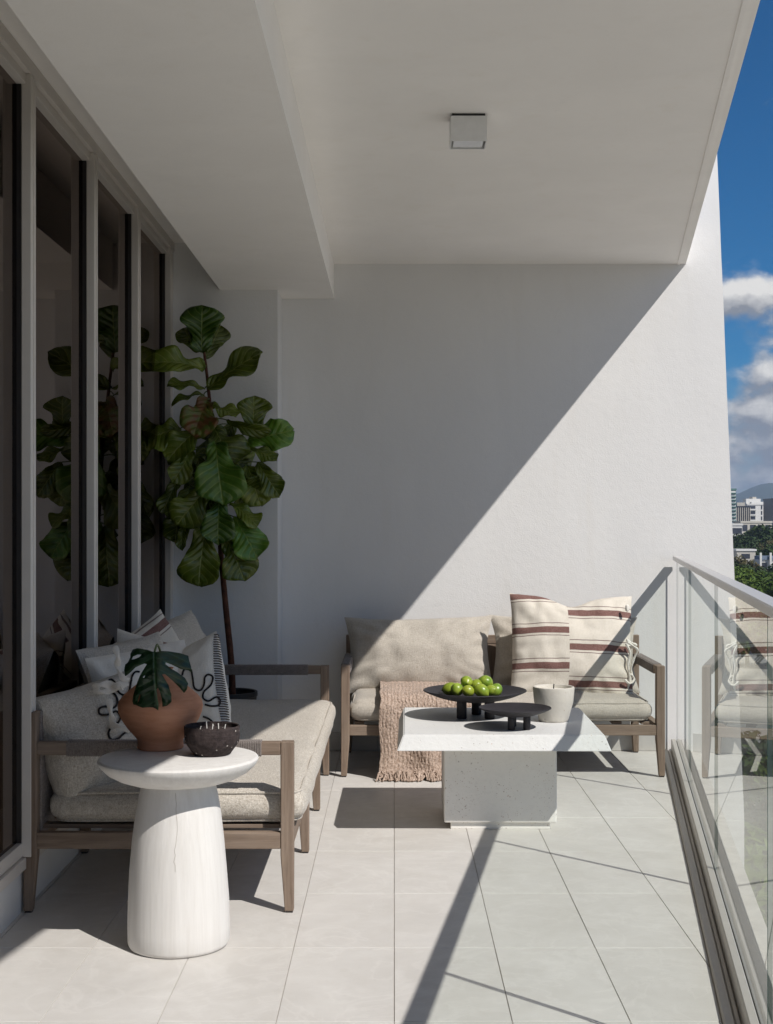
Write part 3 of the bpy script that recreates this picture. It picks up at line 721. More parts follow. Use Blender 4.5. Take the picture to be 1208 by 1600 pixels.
# knitted throw over the back sofa
def throw():
    prof = [(7.50, 0.455), (7.40, 0.432), (7.25, 0.432), (7.10, 0.432), (6.98, 0.430), (6.915, 0.420), (6.880, 0.385), (6.872, 0.33), (6.872, 0.25), (6.872, 0.16), (6.868, 0.08), (6.855, 0.030), (6.835, 0.016)]
    path = smoothpath([(0, y, z) for y, z in prof], 14); n = len(path); nx = 120
    x0, x1 = -0.072, 0.40; m = MB(); vid = []
    for s in (0, 1):
        for i, p in enumerate(path):
            tg = (path[min(i + 1, n - 1)] - path[max(i - 1, 0)]).normalized(); nn = Vector((0, tg.z, -tg.y)); 
            if nn.z < 0 and i < n * 0.4: nn = -nn
            if i >= n * 0.4 and nn.y > 0: nn = -nn
            for j in range(nx + 1):
                u = j / nx; x = x0 + (x1 - x0) * u + 0.010 * noise.noise(Vector((u * 2, i * 0.05, 1.3)))
                hang = max(0, (i - n * 0.45) / (n * 0.55))
                d = 0.012 * hang * math.sin(u * 15 + 2 * noise.noise(Vector((u * 3, i * 0.02, 0)))) + 0.010 * noise.fractal(Vector((x * 6, p.y * 6, p.z * 6)), 1, 2, 3)
                kn = 0.0035 * (1.3 * noise.noise(Vector((x * 170, p.y * 110, p.z * 110))) + 0.35 * math.sin(j * 1.3 + 2 * noise.noise(Vector((x * 9, i * 0.2, 0)))))
                off = (d + kn + 0.010) if s == 0 else d * 0.6
                q = Vector((x, p.y, p.z)) + nn * off
                m.v.append((q.x, q.y, max(q.z, 0.006)))
    N = n * (nx + 1)
    def id(s, i, j): return s * N + i * (nx + 1) + j
    for i in range(n - 1):
        for j in range(nx):
            m.f.append((id(0, i, j), id(0, i, j + 1), id(0, i + 1, j + 1), id(0, i + 1, j))); m.mi.append(0)
            m.f.append((id(1, i, j), id(1, i + 1, j), id(1, i + 1, j + 1), id(1, i, j + 1))); m.mi.append(0)
        for j in (0, nx):
            m.f.append((id(0, i, j), id(0, i + 1, j), id(1, i + 1, j), id(1, i, j))); m.mi.append(0)
    for i in (0, n - 1):
        for j in range(nx): m.f.append((id(0, i, j), id(0, i, j + 1), id(1, i, j + 1), id(1, i, j))); m.mi.append(0)
    o = m.build('throw_blanket', 'throw', None, smooth=True)
    tag(o, 'dusty pink knitted throw with fringe draped over the back sofa', 'blanket')
    fr = MB(); rnd = random.Random(3)
    for k in range(150):
        x = x0 + (x1 - x0) * rnd.random(); y = 6.845 + rnd.uniform(-0.02, 0.015); z = 0.03 + rnd.uniform(-0.01, 0.02)
        a = rnd.uniform(-1, 1)
        pts = [(x, y, z), (x + 0.010 * a, y - 0.014, z - 0.004 + rnd.uniform(-.004, .008)), (x + 0.02 * a, y - 0.026, 0.012 + rnd.uniform(0, .010)), (x + 0.02 * a + rnd.uniform(-.01, .01), y - 0.042 + rnd.uniform(-.01, .012), 0.007)]
        fr.tube(pts, [0.005, 0.0055, 0.005, 0.004], 5)
    f = fr.build('fringe', 'throw', None, smooth=True); f['kind'] = 'stuff'; child_world(f, o)
throw()

# ------------------------------------------------------------------ coffee table and what stands on it
t = thing('coffee_table', 'low square white stone table with pitted block base', 'table', (0.455, 5.93, 0), R(-0.6))
m = MB(); z0, z1, a, b = 0.375, 0.438, 0.437, 0.413
def sqr(r, z): return [(-r, -r, z), (r, -r, z), (r, r, z), (-r, r, z)]
bm = bmesh.new(); vsA = [bm.verts.new(p) for p in sqr(a, z0) + sqr(a, z0 + 0.003) + sqr(b, z1)]
for i in range(4):
    j = (i + 1) % 4
    bm.faces.new((vsA[i], vsA[j], vsA[4 + j], vsA[4 + i])); bm.faces.new((vsA[4 + i], vsA[4 + j], vsA[8 + j], vsA[8 + i]))
bm.faces.new(vsA[8:12]); bm.faces.new(vsA[3::-1])
bmesh.ops.bevel(bm, geom=[e for e in bm.edges if max(v.co.z for v in e.verts) > z0 + 0.02], offset=0.004, segments=2, affect='EDGES')
m.from_bm(bm); m.build('table_top', 'stone_top', t)
m = MB(); m.box(-0.240, 0.240, -0.205, 0.240, 0.030, z0 - 0.0005, 0.006); m.build('pedestal', 'stone_base', t)
m = MB(); m.box(-0.212, 0.212, -0.190, 0.226, 0.0, 0.0295, 0.003); m.build('plinth', 'stone_base', t)
ZT = 0.4385

def footed_bowl(name, label, loc, rad, zrim, depth, legs, leg_r):
    t = thing(name, label, 'bowl', loc)
    H = zrim; zb_ = H - depth
    pr = []
    for k in range(13):
        q = k / 12; pr.append((rad * (0.02 + 0.98 * q), zb_ + depth * q ** 2.3))
    pin = [(r * 0.992 - 0.001, z + 0.010 - 0.006 * (i / 12)) for i, (r, z) in enumerate(pr)][::-1]
    m = MB(); m.lathe([(0.0005, zb_)] + pr + [(rad * 0.997, H + 0.003)] + pin + [(0.0005, zb_ + 0.010)], 72); m.build('dish', 'black_ceramic', t, smooth=True)
    for (x, y) in legs:
        m = MB(); rr = math.hypot(x, y) / rad; zt_ = zb_ + depth * max(0, rr - 0.0) ** 2.3 + 0.004
        m.lathe([(leg_r * 0.9, 0), (leg_r, 0.003), (leg_r, zt_ )], 24, (x, y, 0)); m.build('leg', 'black_ceramic', t, smooth=True)
    return t
BB = (0.362, 6.03, ZT)
footed_bowl('footed_bowl', 'wide matte black footed bowl full of limes on the stone table', BB, 0.232, 0.118, 0.050,
            [(-0.062, -0.055), (0.062, -0.055), (0.012, 0.075)], 0.0225)
footed_bowl('footed_bowl', 'small empty matte black footed bowl near the stone table front', (0.512, 5.69, ZT), 0.153, 0.086, 0.036,
            [(-0.020, -0.045), (0.046, -0.040), (-0.005, 0.055)], 0.0155)
lime_lab = ['dark green lime at the left end of the pile, half hidden', 'lime at the left front of the pile', 'lime on top of the pile, tallest of all',
            'small lime low in the front middle of the pile', 'lime in the middle of the upper row', 'lime at the front right of the middle',
            'lime high at the right, top row', 'lime low at the right front of the pile', 'yellowish lime at the right end of the pile']
LP = [(315, 122, 6.07), (350, 125, 6.00), (400, 84, 6.035), (408, 133, 5.965), (452, 104, 6.04), (478, 131, 5.97), (500, 86, 6.05), (525, 130, 5.99), (556, 127, 6.03)]
rnd = random.Random(5)
for (cx, cy, Y), lab in zip(LP, lime_lab):
    p = PX(610 + cx / 3.356, 1040 + cy / 3.356, Y)
    m = MB(); pr = []
    for k in range(15):
        th = math.pi * k / 14; r = 0.0272 * math.sin(th); z = -0.0308 * math.cos(th)
        if k in (0, 14): r = 0.002; z *= 1.10
        if k in (1, 13): z *= 1.05; r *= 0.9
        pr.append((max(r, 0.0015), z))
    m.lathe(pr, 24, (0, 0, 0), 0.06, cx)
    o = m.build('lime', 'lime', None, smooth=True, loc=p); o.rotation_euler = (rnd.uniform(0.6, 2.4), rnd.uniform(-1, 1), rnd.uniform(0, 6)); sv = rnd.uniform(0.92, 1.1); o.scale = (sv, sv * rnd.uniform(0.93, 1.04), sv * rnd.uniform(0.92, 1.12))
    s_ = MB(); s_.lathe([(0.003, 0.0295), (0.0028, 0.032), (0.001, 0.0325)], 8); s_.build('stem_end', 'soil', o, smooth=True)
    tag(o, lab + ' in the black bowl', 'lime', 'limes in the black bowl')

t = thing('candle', 'thick pale stone candle pot with a black wick on the table', 'candle', (0.700, 5.905, ZT))
m = MB(); H = 0.152
m.lathe([(0.060, 0), (0.064, 0.004), (0.066, 0.012), (0.086, 0.085), (0.0915, H - 0.008), (0.090, H - 0.002), (0.086, H), (0.081, H - 0.002), (0.078, H - 0.012), (0.076, H - 0.03), (0.001, H - 0.03)], 56, (0, 0, 0), 0.02, 2)
m.build('pot', 'pot_stone', t, smooth=True)
m = MB(); m.lathe([(0.077, H - 0.029), (0.0765, H - 0.016), (0.05, H - 0.0145), (0.001, H - 0.0145)], 40); m.build('wax', 'wax', t, smooth=True)
m = MB(); m.tube([(0, 0, H - 0.016), (0.001, 0, H), (0.002, 0.001, H + 0.010)], 0.0026, 6); m.build('wick', 'wick_black', t)

# ------------------------------------------------------------------ side table, vase, candle bowl
t = thing('side_table', 'round bleached wood side table like a mushroom beside the long sofa', 'side table', (-0.669, 4.17, 0))
m = MB(); prof = [(0.001, 0.0), (0.146, 0.0), (0.153, 0.004), (0.157, 0.014), (0.1575, 0.06), (0.155, 0.14), (0.149, 0.24), (0.141, 0.33), (0.130, 0.41), (0.120, 0.465), (0.114, 0.49), (0.110, 0.506)]
m.lathe(prof, 96, (0, 0, 0), 0.022, 1); m.build('pedestal', 'bleached', t, smooth=True)
m = MB(); m.lathe([(0.001, 0.5005), (0.118, 0.501), (0.150, 0.507), (0.188, 0.520), (0.218, 0.537), (0.238, 0.556), (0.2465, 0.570), (0.247, 0.575), (0.243, 0.580), (0.238, 0.5815), (0.001, 0.5815)], 96, (0, 0, 0), 0.012, 8)
m.build('table_top', 'bleached', t, smooth=True)
ck = MB()                                            # a drying crack down the pedestal
pts = [(0.012 + 0.010 * noise.noise(Vector((z * 9, 0, 0))) + 0.004 * noise.noise(Vector((z * 60, 5, 0))), z) for z in [0.26 + 0.01 * k for k in range(24)]]
for (xa, za), (xb, zb_) in zip(pts[:-1], pts[1:]):
    ra = 0.155 - 0.0; 
    def rad(z):
        for (r1, h1), (r2, h2) in zip(prof[1:-1], prof[2:]):
            if h1 <= z <= h2: return (r1 + (r2 - r1) * (z - h1) / max(h2 - h1, 1e-6))
        return 0.11
    def sp_(x, z):
        r = rad(z); an = -math.pi / 2 + x / r
        rr = r * (1 + 0.022 * noise.noise(Vector((math.cos(an) * 1.3 + 1, math.sin(an) * 1.3, z * 5))))
        return (rr * math.cos(an), rr * math.sin(an) - 0.0004, z)
    ck.add([sp_(xa, za), sp_(xa + 0.0013, za), sp_(xb + 0.0013, zb_), sp_(xb, zb_)], [(0, 1, 2, 3)])
ck.build('crack', 'crack_brown', t)
ZS = 0.582
m = MB(); prof = [(0.001, 0.0), (0.071, 0.0), (0.074, 0.004), (0.073, 0.018), (0.073, 0.028), (0.080, 0.038), (0.103, 0.064), (0.123, 0.093), (0.133, 0.118), (0.136, 0.136), (0.132, 0.153), (0.119, 0.170), (0.096, 0.190), (0.068, 0.212), (0.045, 0.230), (0.036, 0.243), (0.038, 0.254), (0.042, 0.258), (0.036, 0.257), (0.030, 0.243), (0.036, 0.225), (0.001, 0.18)]
t = thing('terracotta_vase', 'squat rounded terracotta vase holding one leaf on the side table', 'vase', (-0.752, 4.325, ZS))
m.lathe(prof, 80, (0, 0, 0), 0.008, 3); m.build('body', 'terracotta', t, smooth=True)
t = thing('candle_bowl', 'rough dark clay candle bowl with white wicks on the side table', 'candle', (-0.570, 4.205, ZS))
m = MB(); m.lathe([(0.001, 0.0), (0.052, 0.0), (0.058, 0.003), (0.078, 0.030), (0.085, 0.042), (0.0868, 0.060), (0.0868, 0.088), (0.0845, 0.091), (0.081, 0.089), (0.080, 0.070), (0.001, 0.068)], 64, (0, 0, 0), 0.018, 6)
m.build('bowl', 'rough_clay', t, smooth=True)
m = MB(); m.lathe([(0.0795, 0.066), (0.0795, 0.076), (0.001, 0.077)], 40); m.build('wax', 'rough_clay', t, smooth=True)
for (x, y, q) in [(-0.035, -0.02, 0.2), (-0.02, 0.03, -0.1), (0.003, -0.015, 0.1), (0.018, 0.02, -0.05), (0.040, -0.005, 0.15)]:
    m = MB(); m.tube([(x, y, 0.075), (x + q * 0.008, y, 0.086), (x + q * 0.02, y, 0.090 + 0.010 * ((x * 911) % 1))], 0.0016, 6); m.build('wick', 'wick', t)

# monstera leaf standing in the vase
def monstera():
    C0 = (645, 205)
    out = [(645, 210), (600, 195), (545, 185), (515, 192), (502, 215), (503, 235), (490, 262), (474, 275), (470, 305), (476, 340), (497, 328), (540, 292), (590, 272), (604, 276), (590, 300), (568, 338), (540, 400), (522, 445), (514, 478), (518, 492), (545, 515), (575, 532), (598, 556), (622, 548), (662, 537), (669, 500), (664, 450), (662, 412), (672, 405), (684, 440), (690, 480), (690, 508), (715, 502), (738, 480), (738, 440), (725, 390), (700, 345), (692, 334), (706, 330), (745, 365), (780, 400), (806, 432), (822, 412), (828, 380), (812, 350), (775, 322), (735, 298), (708, 276), (708, 266), (740, 278), (790, 302), (828, 308), (845, 320), (840, 285), (829, 250), (824, 226), (780, 212), (720, 203), (680, 203)]
    holes = [[(512, 248), (520, 232), (548, 222), (572, 222), (560, 236), (530, 247)], [(545, 486), (555, 455), (568, 435), (566, 455), (556, 478)], [(584, 350), (590, 340), (596, 338), (592, 350)]]
    s = 0.00200 / 3.553
    loops = [[Vector(((x - C0[0]) * s, (C0[1] - y) * s, 0)) for x, y in lp] for lp in [out] + holes]
    flat = [p for lp in loops for p in lp]
    tris = tessellate_polygon(loops)
    bm = bmesh.new(); vv = [bm.verts.new(p) for p in flat]
    for f in tris:
        try: bm.faces.new([vv[i] for i in f])
        except ValueError: pass
    bmesh.ops.recalc_face_normals(bm, faces=bm.faces)
    for it in range(3):
        bmesh.ops.subdivide_edges(bm, edges=[e for e in bm.edges if e.calc_length() > 0.022], cuts=1)
        bmesh.ops.triangulate(bm, faces=[f for f in bm.faces if len(f.verts) > 3])
    uvl = bm.loops.layers.uv.new('UVMap')
    for f in bm.faces:
        for lp in f.loops:
            x, y = lp.vert.co.x, lp.vert.co.y; ax = x + 0.13 * y * 0.5
            lp[uvl].uv = (ax / 0.11, -y / 0.2)
    for v in bm.verts:
        x, y = v.co.x, v.co.y
        ax = x + 0.07 * y
        v.co.z = -0.9 * abs(ax) ** 1.4 + 0.018 * math.sin(-y * 14) - 2.2 * y * y * 0.6 + 0.004 * math.sin(ax * 90)
    r = bmesh.ops.solidify(bm, geom=list(bm.faces), thickness=0.0012)
    me = bpy.data.meshes.new('blade'); bm.to_mesh(me); bm.free(); me.materials.append(M['monstera'])
    for p in me.polygons: p.use_smooth = True
    base = PX(60 + C0[0] / 3.553, 960 + C0[1] / 3.553, 4.185)
    t = thing('monstera_leaf', 'single dark green split monstera leaf hanging over the terracotta vase', 'leaf', tuple(base))
    o = bpy.data.objects.new('blade', me); COL.objects.link(o); o.parent = t
    o.rotation_euler = (R(90 - 9), 0, 0)
    st = MB(); vz = Vector((-0.752, 4.325, ZS + 0.20)) - base
    st.tube(smoothpath([vz, vz + Vector((0.0, -0.0, 0.10)), Vector((-0.005, 0.085, 0.012)), Vector((0, 0.03, 0.012)), Vector((0, 0.0, -0.003))], 6), 0.0035, 8)
    st.build('stem', 'stem_green', t, smooth=True)
monstera()

# ------------------------------------------------------------------ pillows on the long sofa
nc, _ = pillow('back_cushion', 'beige woven cushion at the near end of the long sofa', 'boucle', 0.42, 0.40, 0.21, (-1.055, 4.735, 0.545), (0.74, -0.64, 0.24), R(9), 'cushion', seed=11, pull=0.02, wr=0.012, powr=0.34)
pillow('back_cushion', 'second beige cushion on the long sofa, behind the tied pillow', 'boucle', 0.62, 0.44, 0.20, (-1.04, 5.42, 0.625), (0.9, -0.35, 0.35), R(2), 'cushion', seed=12, pull=0.04, wr=0.012)
pillow('back_cushion', 'beige cushion at the far end of the long sofa under the fig', 'boucle', 0.62, 0.46, 0.20, (-1.04, 6.42, 0.62), (0.85, -0.4, 0.35), R(9), 'cushion', seed=13, pull=0.05, wr=0.012)
pillow('striped_pillow', 'cream pillow with rust stripes on the long sofa, beside the window', 'striped', 0.46, 0.46, 0.17, (-1.045, 5.86, 0.635), (0.72, -0.6, 0.32), R(24), seed=14, pull=0.05)
pillow('striped_pillow', 'cream pillow with rust stripes peeking above the monstera leaf', 'striped', 0.42, 0.42, 0.15, (-0.985, 5.62, 0.625), (0.55, -0.75, 0.35), R(-16), seed=17, pull=0.05)
tp, tp_pt = pillow('cream_pillow', 'cream pillow with bow ties and black cord behind the vase', 'cream', 0.44, 0.46, 0.19, (-0.915, 5.06, 0.615), (0.62, -0.72, 0.30), R(6), seed=15, pull=0.04, wr=0.014)
ep, ep_pt = pillow('cream_pillow', 'cream pillow with dark stitched edge and squiggly black cord', 'cream', 0.46, 0.46, 0.25, (-0.815, 5.20, 0.60), (-0.66, -0.74, 0.20), R(22), seed=16, pull=0.045, wr=0.009)
# stitching down its near edge
bpy.context.view_layer.update()
mw = ep.matrix_world.copy(); st = MB()
for k in range(46):
    v = -0.93 + 1.86 * k / 45; a = Vector(ep_pt(0.985, v, 1)); b = Vector(ep_pt(0.985, v, -1)); c = Vector(ep_pt(1.0, v, 1)) + Vector((0.003, 0, 0))
    st.tube([mw @ (a + Vector((0, 0, 0.002))), mw @ c, mw @ (b - Vector((0, 0, 0.002)))], 0.0022, 5)
child_world(st.build('stitched_edge', 'stitch', None), ep)
def cpx(pts, Y): return [PX(60 + x / 3.553, 960 + y / 3.553, Y) for x, y in pts]
L1 = [(560, 320), (532, 325), (512, 368), (500, 430), (470, 450), (440, 430), (425, 385), (402, 365), (381, 385), (387, 420), (425, 450), (436, 488), (415, 520), (370, 513), (335, 525), (340, 555), (385, 557), (428, 540), (452, 568), (440, 600), (405, 625), (386, 660), (402, 695), (440, 690), (475, 660), (522, 645)]
L2 = [(800, 340), (812, 308), (846, 306), (858, 355), (868, 410), (900, 422), (920, 392), (926, 350), (945, 335), (967, 350), (956, 392), (920, 430), (915, 465), (945, 482), (985, 460), (1007, 475), (1000, 505), (960, 510), (925, 500)]
L3 = [(915, 568), (945, 580), (968, 600), (975, 625)]
from mathutils.bvhtree import BVHTree
def world_bvh(o):
    mw = o.matrix_world; return BVHTree.FromPolygons([mw @ v.co for v in o.data.vertices], [tuple(p.vertices) for p in o.data.polygons])
def on_pillow(objs, pts2d, lift=0.003, miss=None):
    """drop the cord's outline onto the front face of the pillows it lies on"""
    bvs = [world_bvh(o) for o in objs]; out = []
    for x, y in pts2d:
        d = (PX(60 + x / 3.553, 960 + y / 3.553, 1.0) - Vector((0, 0, 1.3))).normalized(); best = None
        for bv in bvs:
            h = bv.ray_cast(Vector((0, 0, 1.3)), d)
            if h[0] is not None and (best is None or h[3] < best[3]): best = h
        if best: out.append(best[0] + best[1] * (lift if best[1].dot(d) < 0 else -lift))
        elif miss: out.append(PX(60 + x / 3.553, 960 + y / 3.553, miss))
    return out
fine = [(p.x, p.y) for p in smoothpath([(x, y, 0) for x, y in L1], 4)]
m = MB(); m.tube(smoothpath(on_pillow([nc, tp], fine, 0.004, 4.75), 3), 0.0038, 7); child_world(m.build('cord_trim', 'cord_black', None, smooth=True), tp)
for Lx in (L2, L3):
    m = MB(); m.tube(smoothpath(on_pillow([ep], Lx), 6), 0.0037, 7); child_world(m.build('cord_trim', 'cord_black', None, smooth=True), ep)
for pts, w in (([(310, 412), (345, 390), (400, 388), (450, 392), (500, 385)], 0.026), ([(310, 415), (350, 428), (410, 420), (470, 400)], 0.022),
               ([(395, 470), (405, 540), (415, 600), (420, 650)], 0.022), ([(400, 615), (450, 618), (510, 640)], 0.024),
               ([(425, 180), (445, 230), (440, 290), (470, 345), (500, 365)], 0.022)):
    o = ribbon([p + Vector((0, -0.012 * (i % 2), 0)) for i, p in enumerate(cpx(pts, 4.66))], w, 'cream', 'tie').build('tie', 'cream', None, smooth=True); child_world(o, tp)

# ------------------------------------------------------------------ potted fiddle-leaf fig
YF = 7.20
t = thing('potted_fig', 'tall fiddle-leaf fig tree in a black pot in the corner', 'plant', (-0.885, YF, 0))
fo = Vector((-0.885, YF, 0))
m = MB(); m.lathe([(0.001, 0), (0.110, 0), (0.116, 0.006), (0.135, 0.20), (0.148, 0.38), (0.153, 0.385), (0.153, 0.408), (0.148, 0.410), (0.142, 0.406), (0.140, 0.36), (0.001, 0.36)], 56); m.build('pot', 'pot_black', t, smooth=True)
m = MB(); m.lathe([(0.140, 0.355), (0.138, 0.366), (0.08, 0.372), (0.001, 0.374)], 32, (0, 0, 0), 0.03); m.build('soil', 'soil', t, smooth=True)
trunk = [PX(364, 1100, YF) - fo, PX(361, 1030, YF) - fo, PX(353, 950, YF) - fo, PX(345, 860, YF) - fo, PX(341, 780, YF) - fo, PX(336, 700, YF) - fo, PX(329, 640, YF) - fo, PX(325, 600, YF) - fo, PX(319, 550, YF) - fo]
trunk[0].z = 0.35
sm = smoothpath(trunk, 6)
m = MB(); m.tube(sm, [0.019 - 0.012 * i / len(sm) + 0.0015 * noise.noise(Vector((i * 0.7, 0, 0))) for i in range(len(sm))], 10); m.build('trunk', 'bark', t, smooth=True)
def cp(x, y, Y): return PX(200 + x / 2.757, 460 + y / 2.757, Y)
FPROF = [(0.0, 0.03), (0.05, 0.30), (0.14, 0.46), (0.27, 0.50), (0.40, 0.60), (0.53, 0.80), (0.66, 0.96), (0.77, 1.0), (0.87, 0.88), (0.94, 0.64), (0.98, 0.36), (1.0, 0.06)]
def fig_leaf(base, tip, width, twist=0.0, bend=0.12, fold=0.22, seed=0, mat='fig_leaf', up=0.25):
    base = Vector(base); tip = Vector(tip); ax = tip - base; Ln = ax.length; ax.normalize()
    n0 = Vector((0.10, -1, up)); nr = (n0 - ax * n0.dot(ax)).normalized(); nr = Matrix.Rotation(twist, 3, ax) @ nr; sd = ax.cross(nr)
    NL, NW = 20, 10; V = []; F = []; UV = []
    def prof(t_):
        for (a, b), (c, d) in zip(FPROF[:-1], FPROF[1:]):
            if a <= t_ <= c: return b + (d - b) * (t_ - a) / (c - a)
        return 0
    for i in range(NL + 1):
        q = i / NL; w = width / 2 * prof(q)
        for j in range(NW + 1):
            u = -1 + 2 * j / NW
            wig = 1 + 0.24 * noise.noise(Vector((q * 4.5, math.copysign(3, u), seed)))
            x = u * w * wig
            z = fold * abs(x) - bend * Ln * (q - 0.25) ** 2 * 1.6
            z += 0.10 * width * abs(u) ** 2 * math.sin(q * 12 + seed + (1.7 if u > 0 else 0)) * 1.35
            z += 0.020 * width * math.cos((q * 7 - abs(u) * 2.0) * 2 * math.pi) * (1 - abs(u)) * 1.3
            V.append(base + ax * (q * Ln) + sd * x + nr * z); UV.append((u, q))
    for i in range(NL):
        for j in range(NW):
            a = i * (NW + 1) + j; F.append((a, a + 1, a + NW + 2, a + NW + 1))
    me = bpy.data.meshes.new('leaf'); me.from_pydata([tuple(p - fo) for p in V], [], F); uvl = me.uv_layers.new(name='UVMap')
    for lp in me.loops: uvl.data[lp.index].uv = UV[lp.vertex_index]
    me.materials.append(M[mat]); me.materials.append(M['stem_green'])
    for p in me.polygons: p.use_smooth = True
    o = bpy.data.objects.new('leaf', me); COL.objects.link(o); o.parent = t
    sol = o.modifiers.new('thickness', 'SOLIDIFY'); sol.thickness = 0.0012
    # petiole to the nearest sensible point of the trunk
    tgt = min(sm, key=lambda p: ((p + fo) - base).length + (0.12 if p.z + 0.02 > base.z + 0.1 else 0))
    g = MB(); b0 = base - fo; mid = (b0 + tgt) / 2 + Vector((0, 0, 0.01)); g.tube(smoothpath([tgt, mid, b0 + ax * 0.004], 4), 0.0032, 6)
    g.build('petiole', 'stem_green', o, smooth=True)
    return o
LEAVES = [  # base(x,y) tip(x,y) in crop pixels, width px, depth base, depth tip, twist deg, material
    (318, 250, 318, 48, 165, 7.20, 7.14, -8, 0), (332, 275, 408, 125, 105, 7.22, 7.30, 20, 0), (305, 245, 222, 128, 95, 7.22, 7.32, -20, 0),
    (335, 318, 98, 262, 118, 7.18, 7.02, 12, 0), (343, 408, 560, 236, 130, 7.18, 7.06, -22, 0), (335, 402, 178, 372, 70, 7.20, 7.08, 40, 0),
    (330, 428, 188, 446, 62, 7.20, 7.10, 52, 0), (345, 455, 285, 572, 150, 7.16, 7.00, 5, 1), (352, 478, 464, 512, 92, 7.17, 7.05, -35, 0),
    (535, 605, 548, 440, 135, 7.20, 7.16, 12, 0), (512, 628, 692, 590, 132, 7.18, 7.08, 20, 0), (425, 540, 578, 612, 66, 7.18, 7.06, 55, 0),
    (510, 655, 640, 705, 84, 7.20, 7.14, -25, 0), (556, 720, 648, 862, 100, 7.22, 7.16, 10, 0), (515, 735, 572, 900, 140, 7.25, 7.20, 0, 0),
    (378, 640, 402, 876, 212, 7.06, 6.93, 4, 0), (372, 575, 455, 730, 185, 7.16, 7.06, -10, 0), (230, 575, 55, 622, 165, 7.20, 7.12, 20, 0),
    (325, 565, 165, 690, 140, 7.18, 7.06, 15, 0), (275, 672, 205, 800, 92, 7.14, 7.04, -20, 0), (225, 782, 142, 936, 82, 7.14, 7.06, 18, 0),
    (345, 825, 215, 985, 150, 7.12, 7.02, -8, 0), (235, 900, 192, 1062, 120, 7.20, 7.16, 14, 0), (392, 890, 385, 1058, 142, 7.05, 6.95, 3, 0),
    (455, 955, 560, 1125, 158, 7.12, 7.04, -12, 0), (335, 990, 300, 1248, 172, 7.10, 7.02, 6, 0), (425, 1055, 505, 1222, 150, 7.14, 7.08, -6, 0),
    (245, 985, 218, 1090, 48, 7.16, 7.10, 30, 0), (440, 895, 560, 985, 98, 7.14, 7.06, -30, 0), (300, 700, 330, 860, 130, 7.22, 7.26, 10, 0),
    (420, 640, 520, 760, 130, 7.24, 7.28, -14, 0), (300, 880, 260, 1000, 120, 7.24, 7.28, 8, 0), (450, 560, 400, 690, 120, 7.26, 7.32, 0, 0),
    (470, 800, 520, 900, 100, 7.24, 7.30, 0, 0), (365, 500, 300, 620, 110, 7.28, 7.34, 0, 0)]
lr = random.Random(8)
for k in range(12):
    cx_, cy_ = lr.uniform(240, 500), lr.uniform(560, 960); a_2 = lr.uniform(0.2, 2.9); L_ = lr.uniform(110, 170)
    LEAVES.append((cx_, cy_, cx_ + L_ * math.cos(a_2) * 0.8, cy_ + L_ * math.sin(a_2), lr.uniform(85, 135), 7.20 + lr.uniform(-0.04, 0.08), 7.24 + lr.uniform(-0.06, 0.12), lr.uniform(-40, 40), 0))
for k, (bx, by, tx, ty, w, ya, yb, tw, mt) in enumerate(LEAVES):
    fig_leaf(cp(bx, by, ya), cp(tx, ty, yb), w * 1.1 / 2.757 * ya / 2100, R(tw), 0.12 + 0.13 * (k % 4) / 2, 0.14 + 0.07 * (k % 4), k * 1.7, 'fig_leaf_spotted' if mt else ('fig_leaf_fresh' if k in (0, 10, 15, 23, 24) else 'fig_leaf'))


# ------------------------------------------------------------------ the city beyond the railing
ZG = -20.0
mk_simple('bld_white', (0.66, 0.65, 0.62), 0.8, 0.2, 0, 0.05, 0.15, 0.0)
mk_simple('bld_cream', (0.52, 0.49, 0.43), 0.8, 0.2, 0, 0.06, 0.15, 0.0)
mk_simple('bld_dark', (0.045, 0.05, 0.065), 0.3, 0.5, 0, 0.2, 0.2, 0.0)
mk_simple('bld_teal', (0.10, 0.20, 0.19), 0.35, 0.5, 0, 0.15, 0.2, 0.0)
mk_simple('bld_roof_blue', (0.16, 0.20, 0.27), 0.7, 0.3, 0, 0.1, 0.2, 0.0)
def mk_foliage(name, a_, b_, c_):
    a = Mat(name); r = a.rand(); n = a.noise(a.map(), 1.1, 3, 0.6); n2 = a.noise(a.map(), 0.25, 2)
    c = a.mix(a.ramp(n, 0.35, 0.65), a_, b_); c = a.mix(a.ramp(n2, 0.45, 0.7, 0, 0.6), c, c_)
    c = a.mix(a.ramp(r, 0, 1, 0, 0.5), c, tuple(x * 0.5 for x in a_))
    M[name] = a.bsdf(c, 0.7, None, spec=0.2)
mk_foliage('leaf_bright', (0.045, 0.085, 0.012), (0.11, 0.17, 0.022), (0.13, 0.16, 0.03))
mk_foliage('leaf_dark', (0.018, 0.038, 0.012), (0.05, 0.085, 0.022), (0.06, 0.075, 0.025))
mk_foliage('leaf_olive', (0.075, 0.072, 0.025), (0.13, 0.115, 0.045), (0.15, 0.10, 0.055))
mk_simple('tree_bark', (0.10, 0.075, 0.055), 0.9, 0.1, 0, 0.2, 2, 0.0)
def mk_ground():
    a = Mat('ground'); v = a.map(); n1 = a.noise(v, 0.03, 6, 0.6); n2 = a.noise(v, 0.4, 5, 0.6)
    c = a.mix(a.ramp(n2, 0.3, 0.7), (0.07, 0.085, 0.035), (0.15, 0.145, 0.075))
    c = a.mix(a.ramp(n1, 0.36, 0.48), c, a.mix(a.ramp(n2, 0.3, 0.7), (0.33, 0.315, 0.29), (0.42, 0.405, 0.375)))
    M['ground'] = a.bsdf(c, 0.9, None, spec=0.1)
mk_ground()
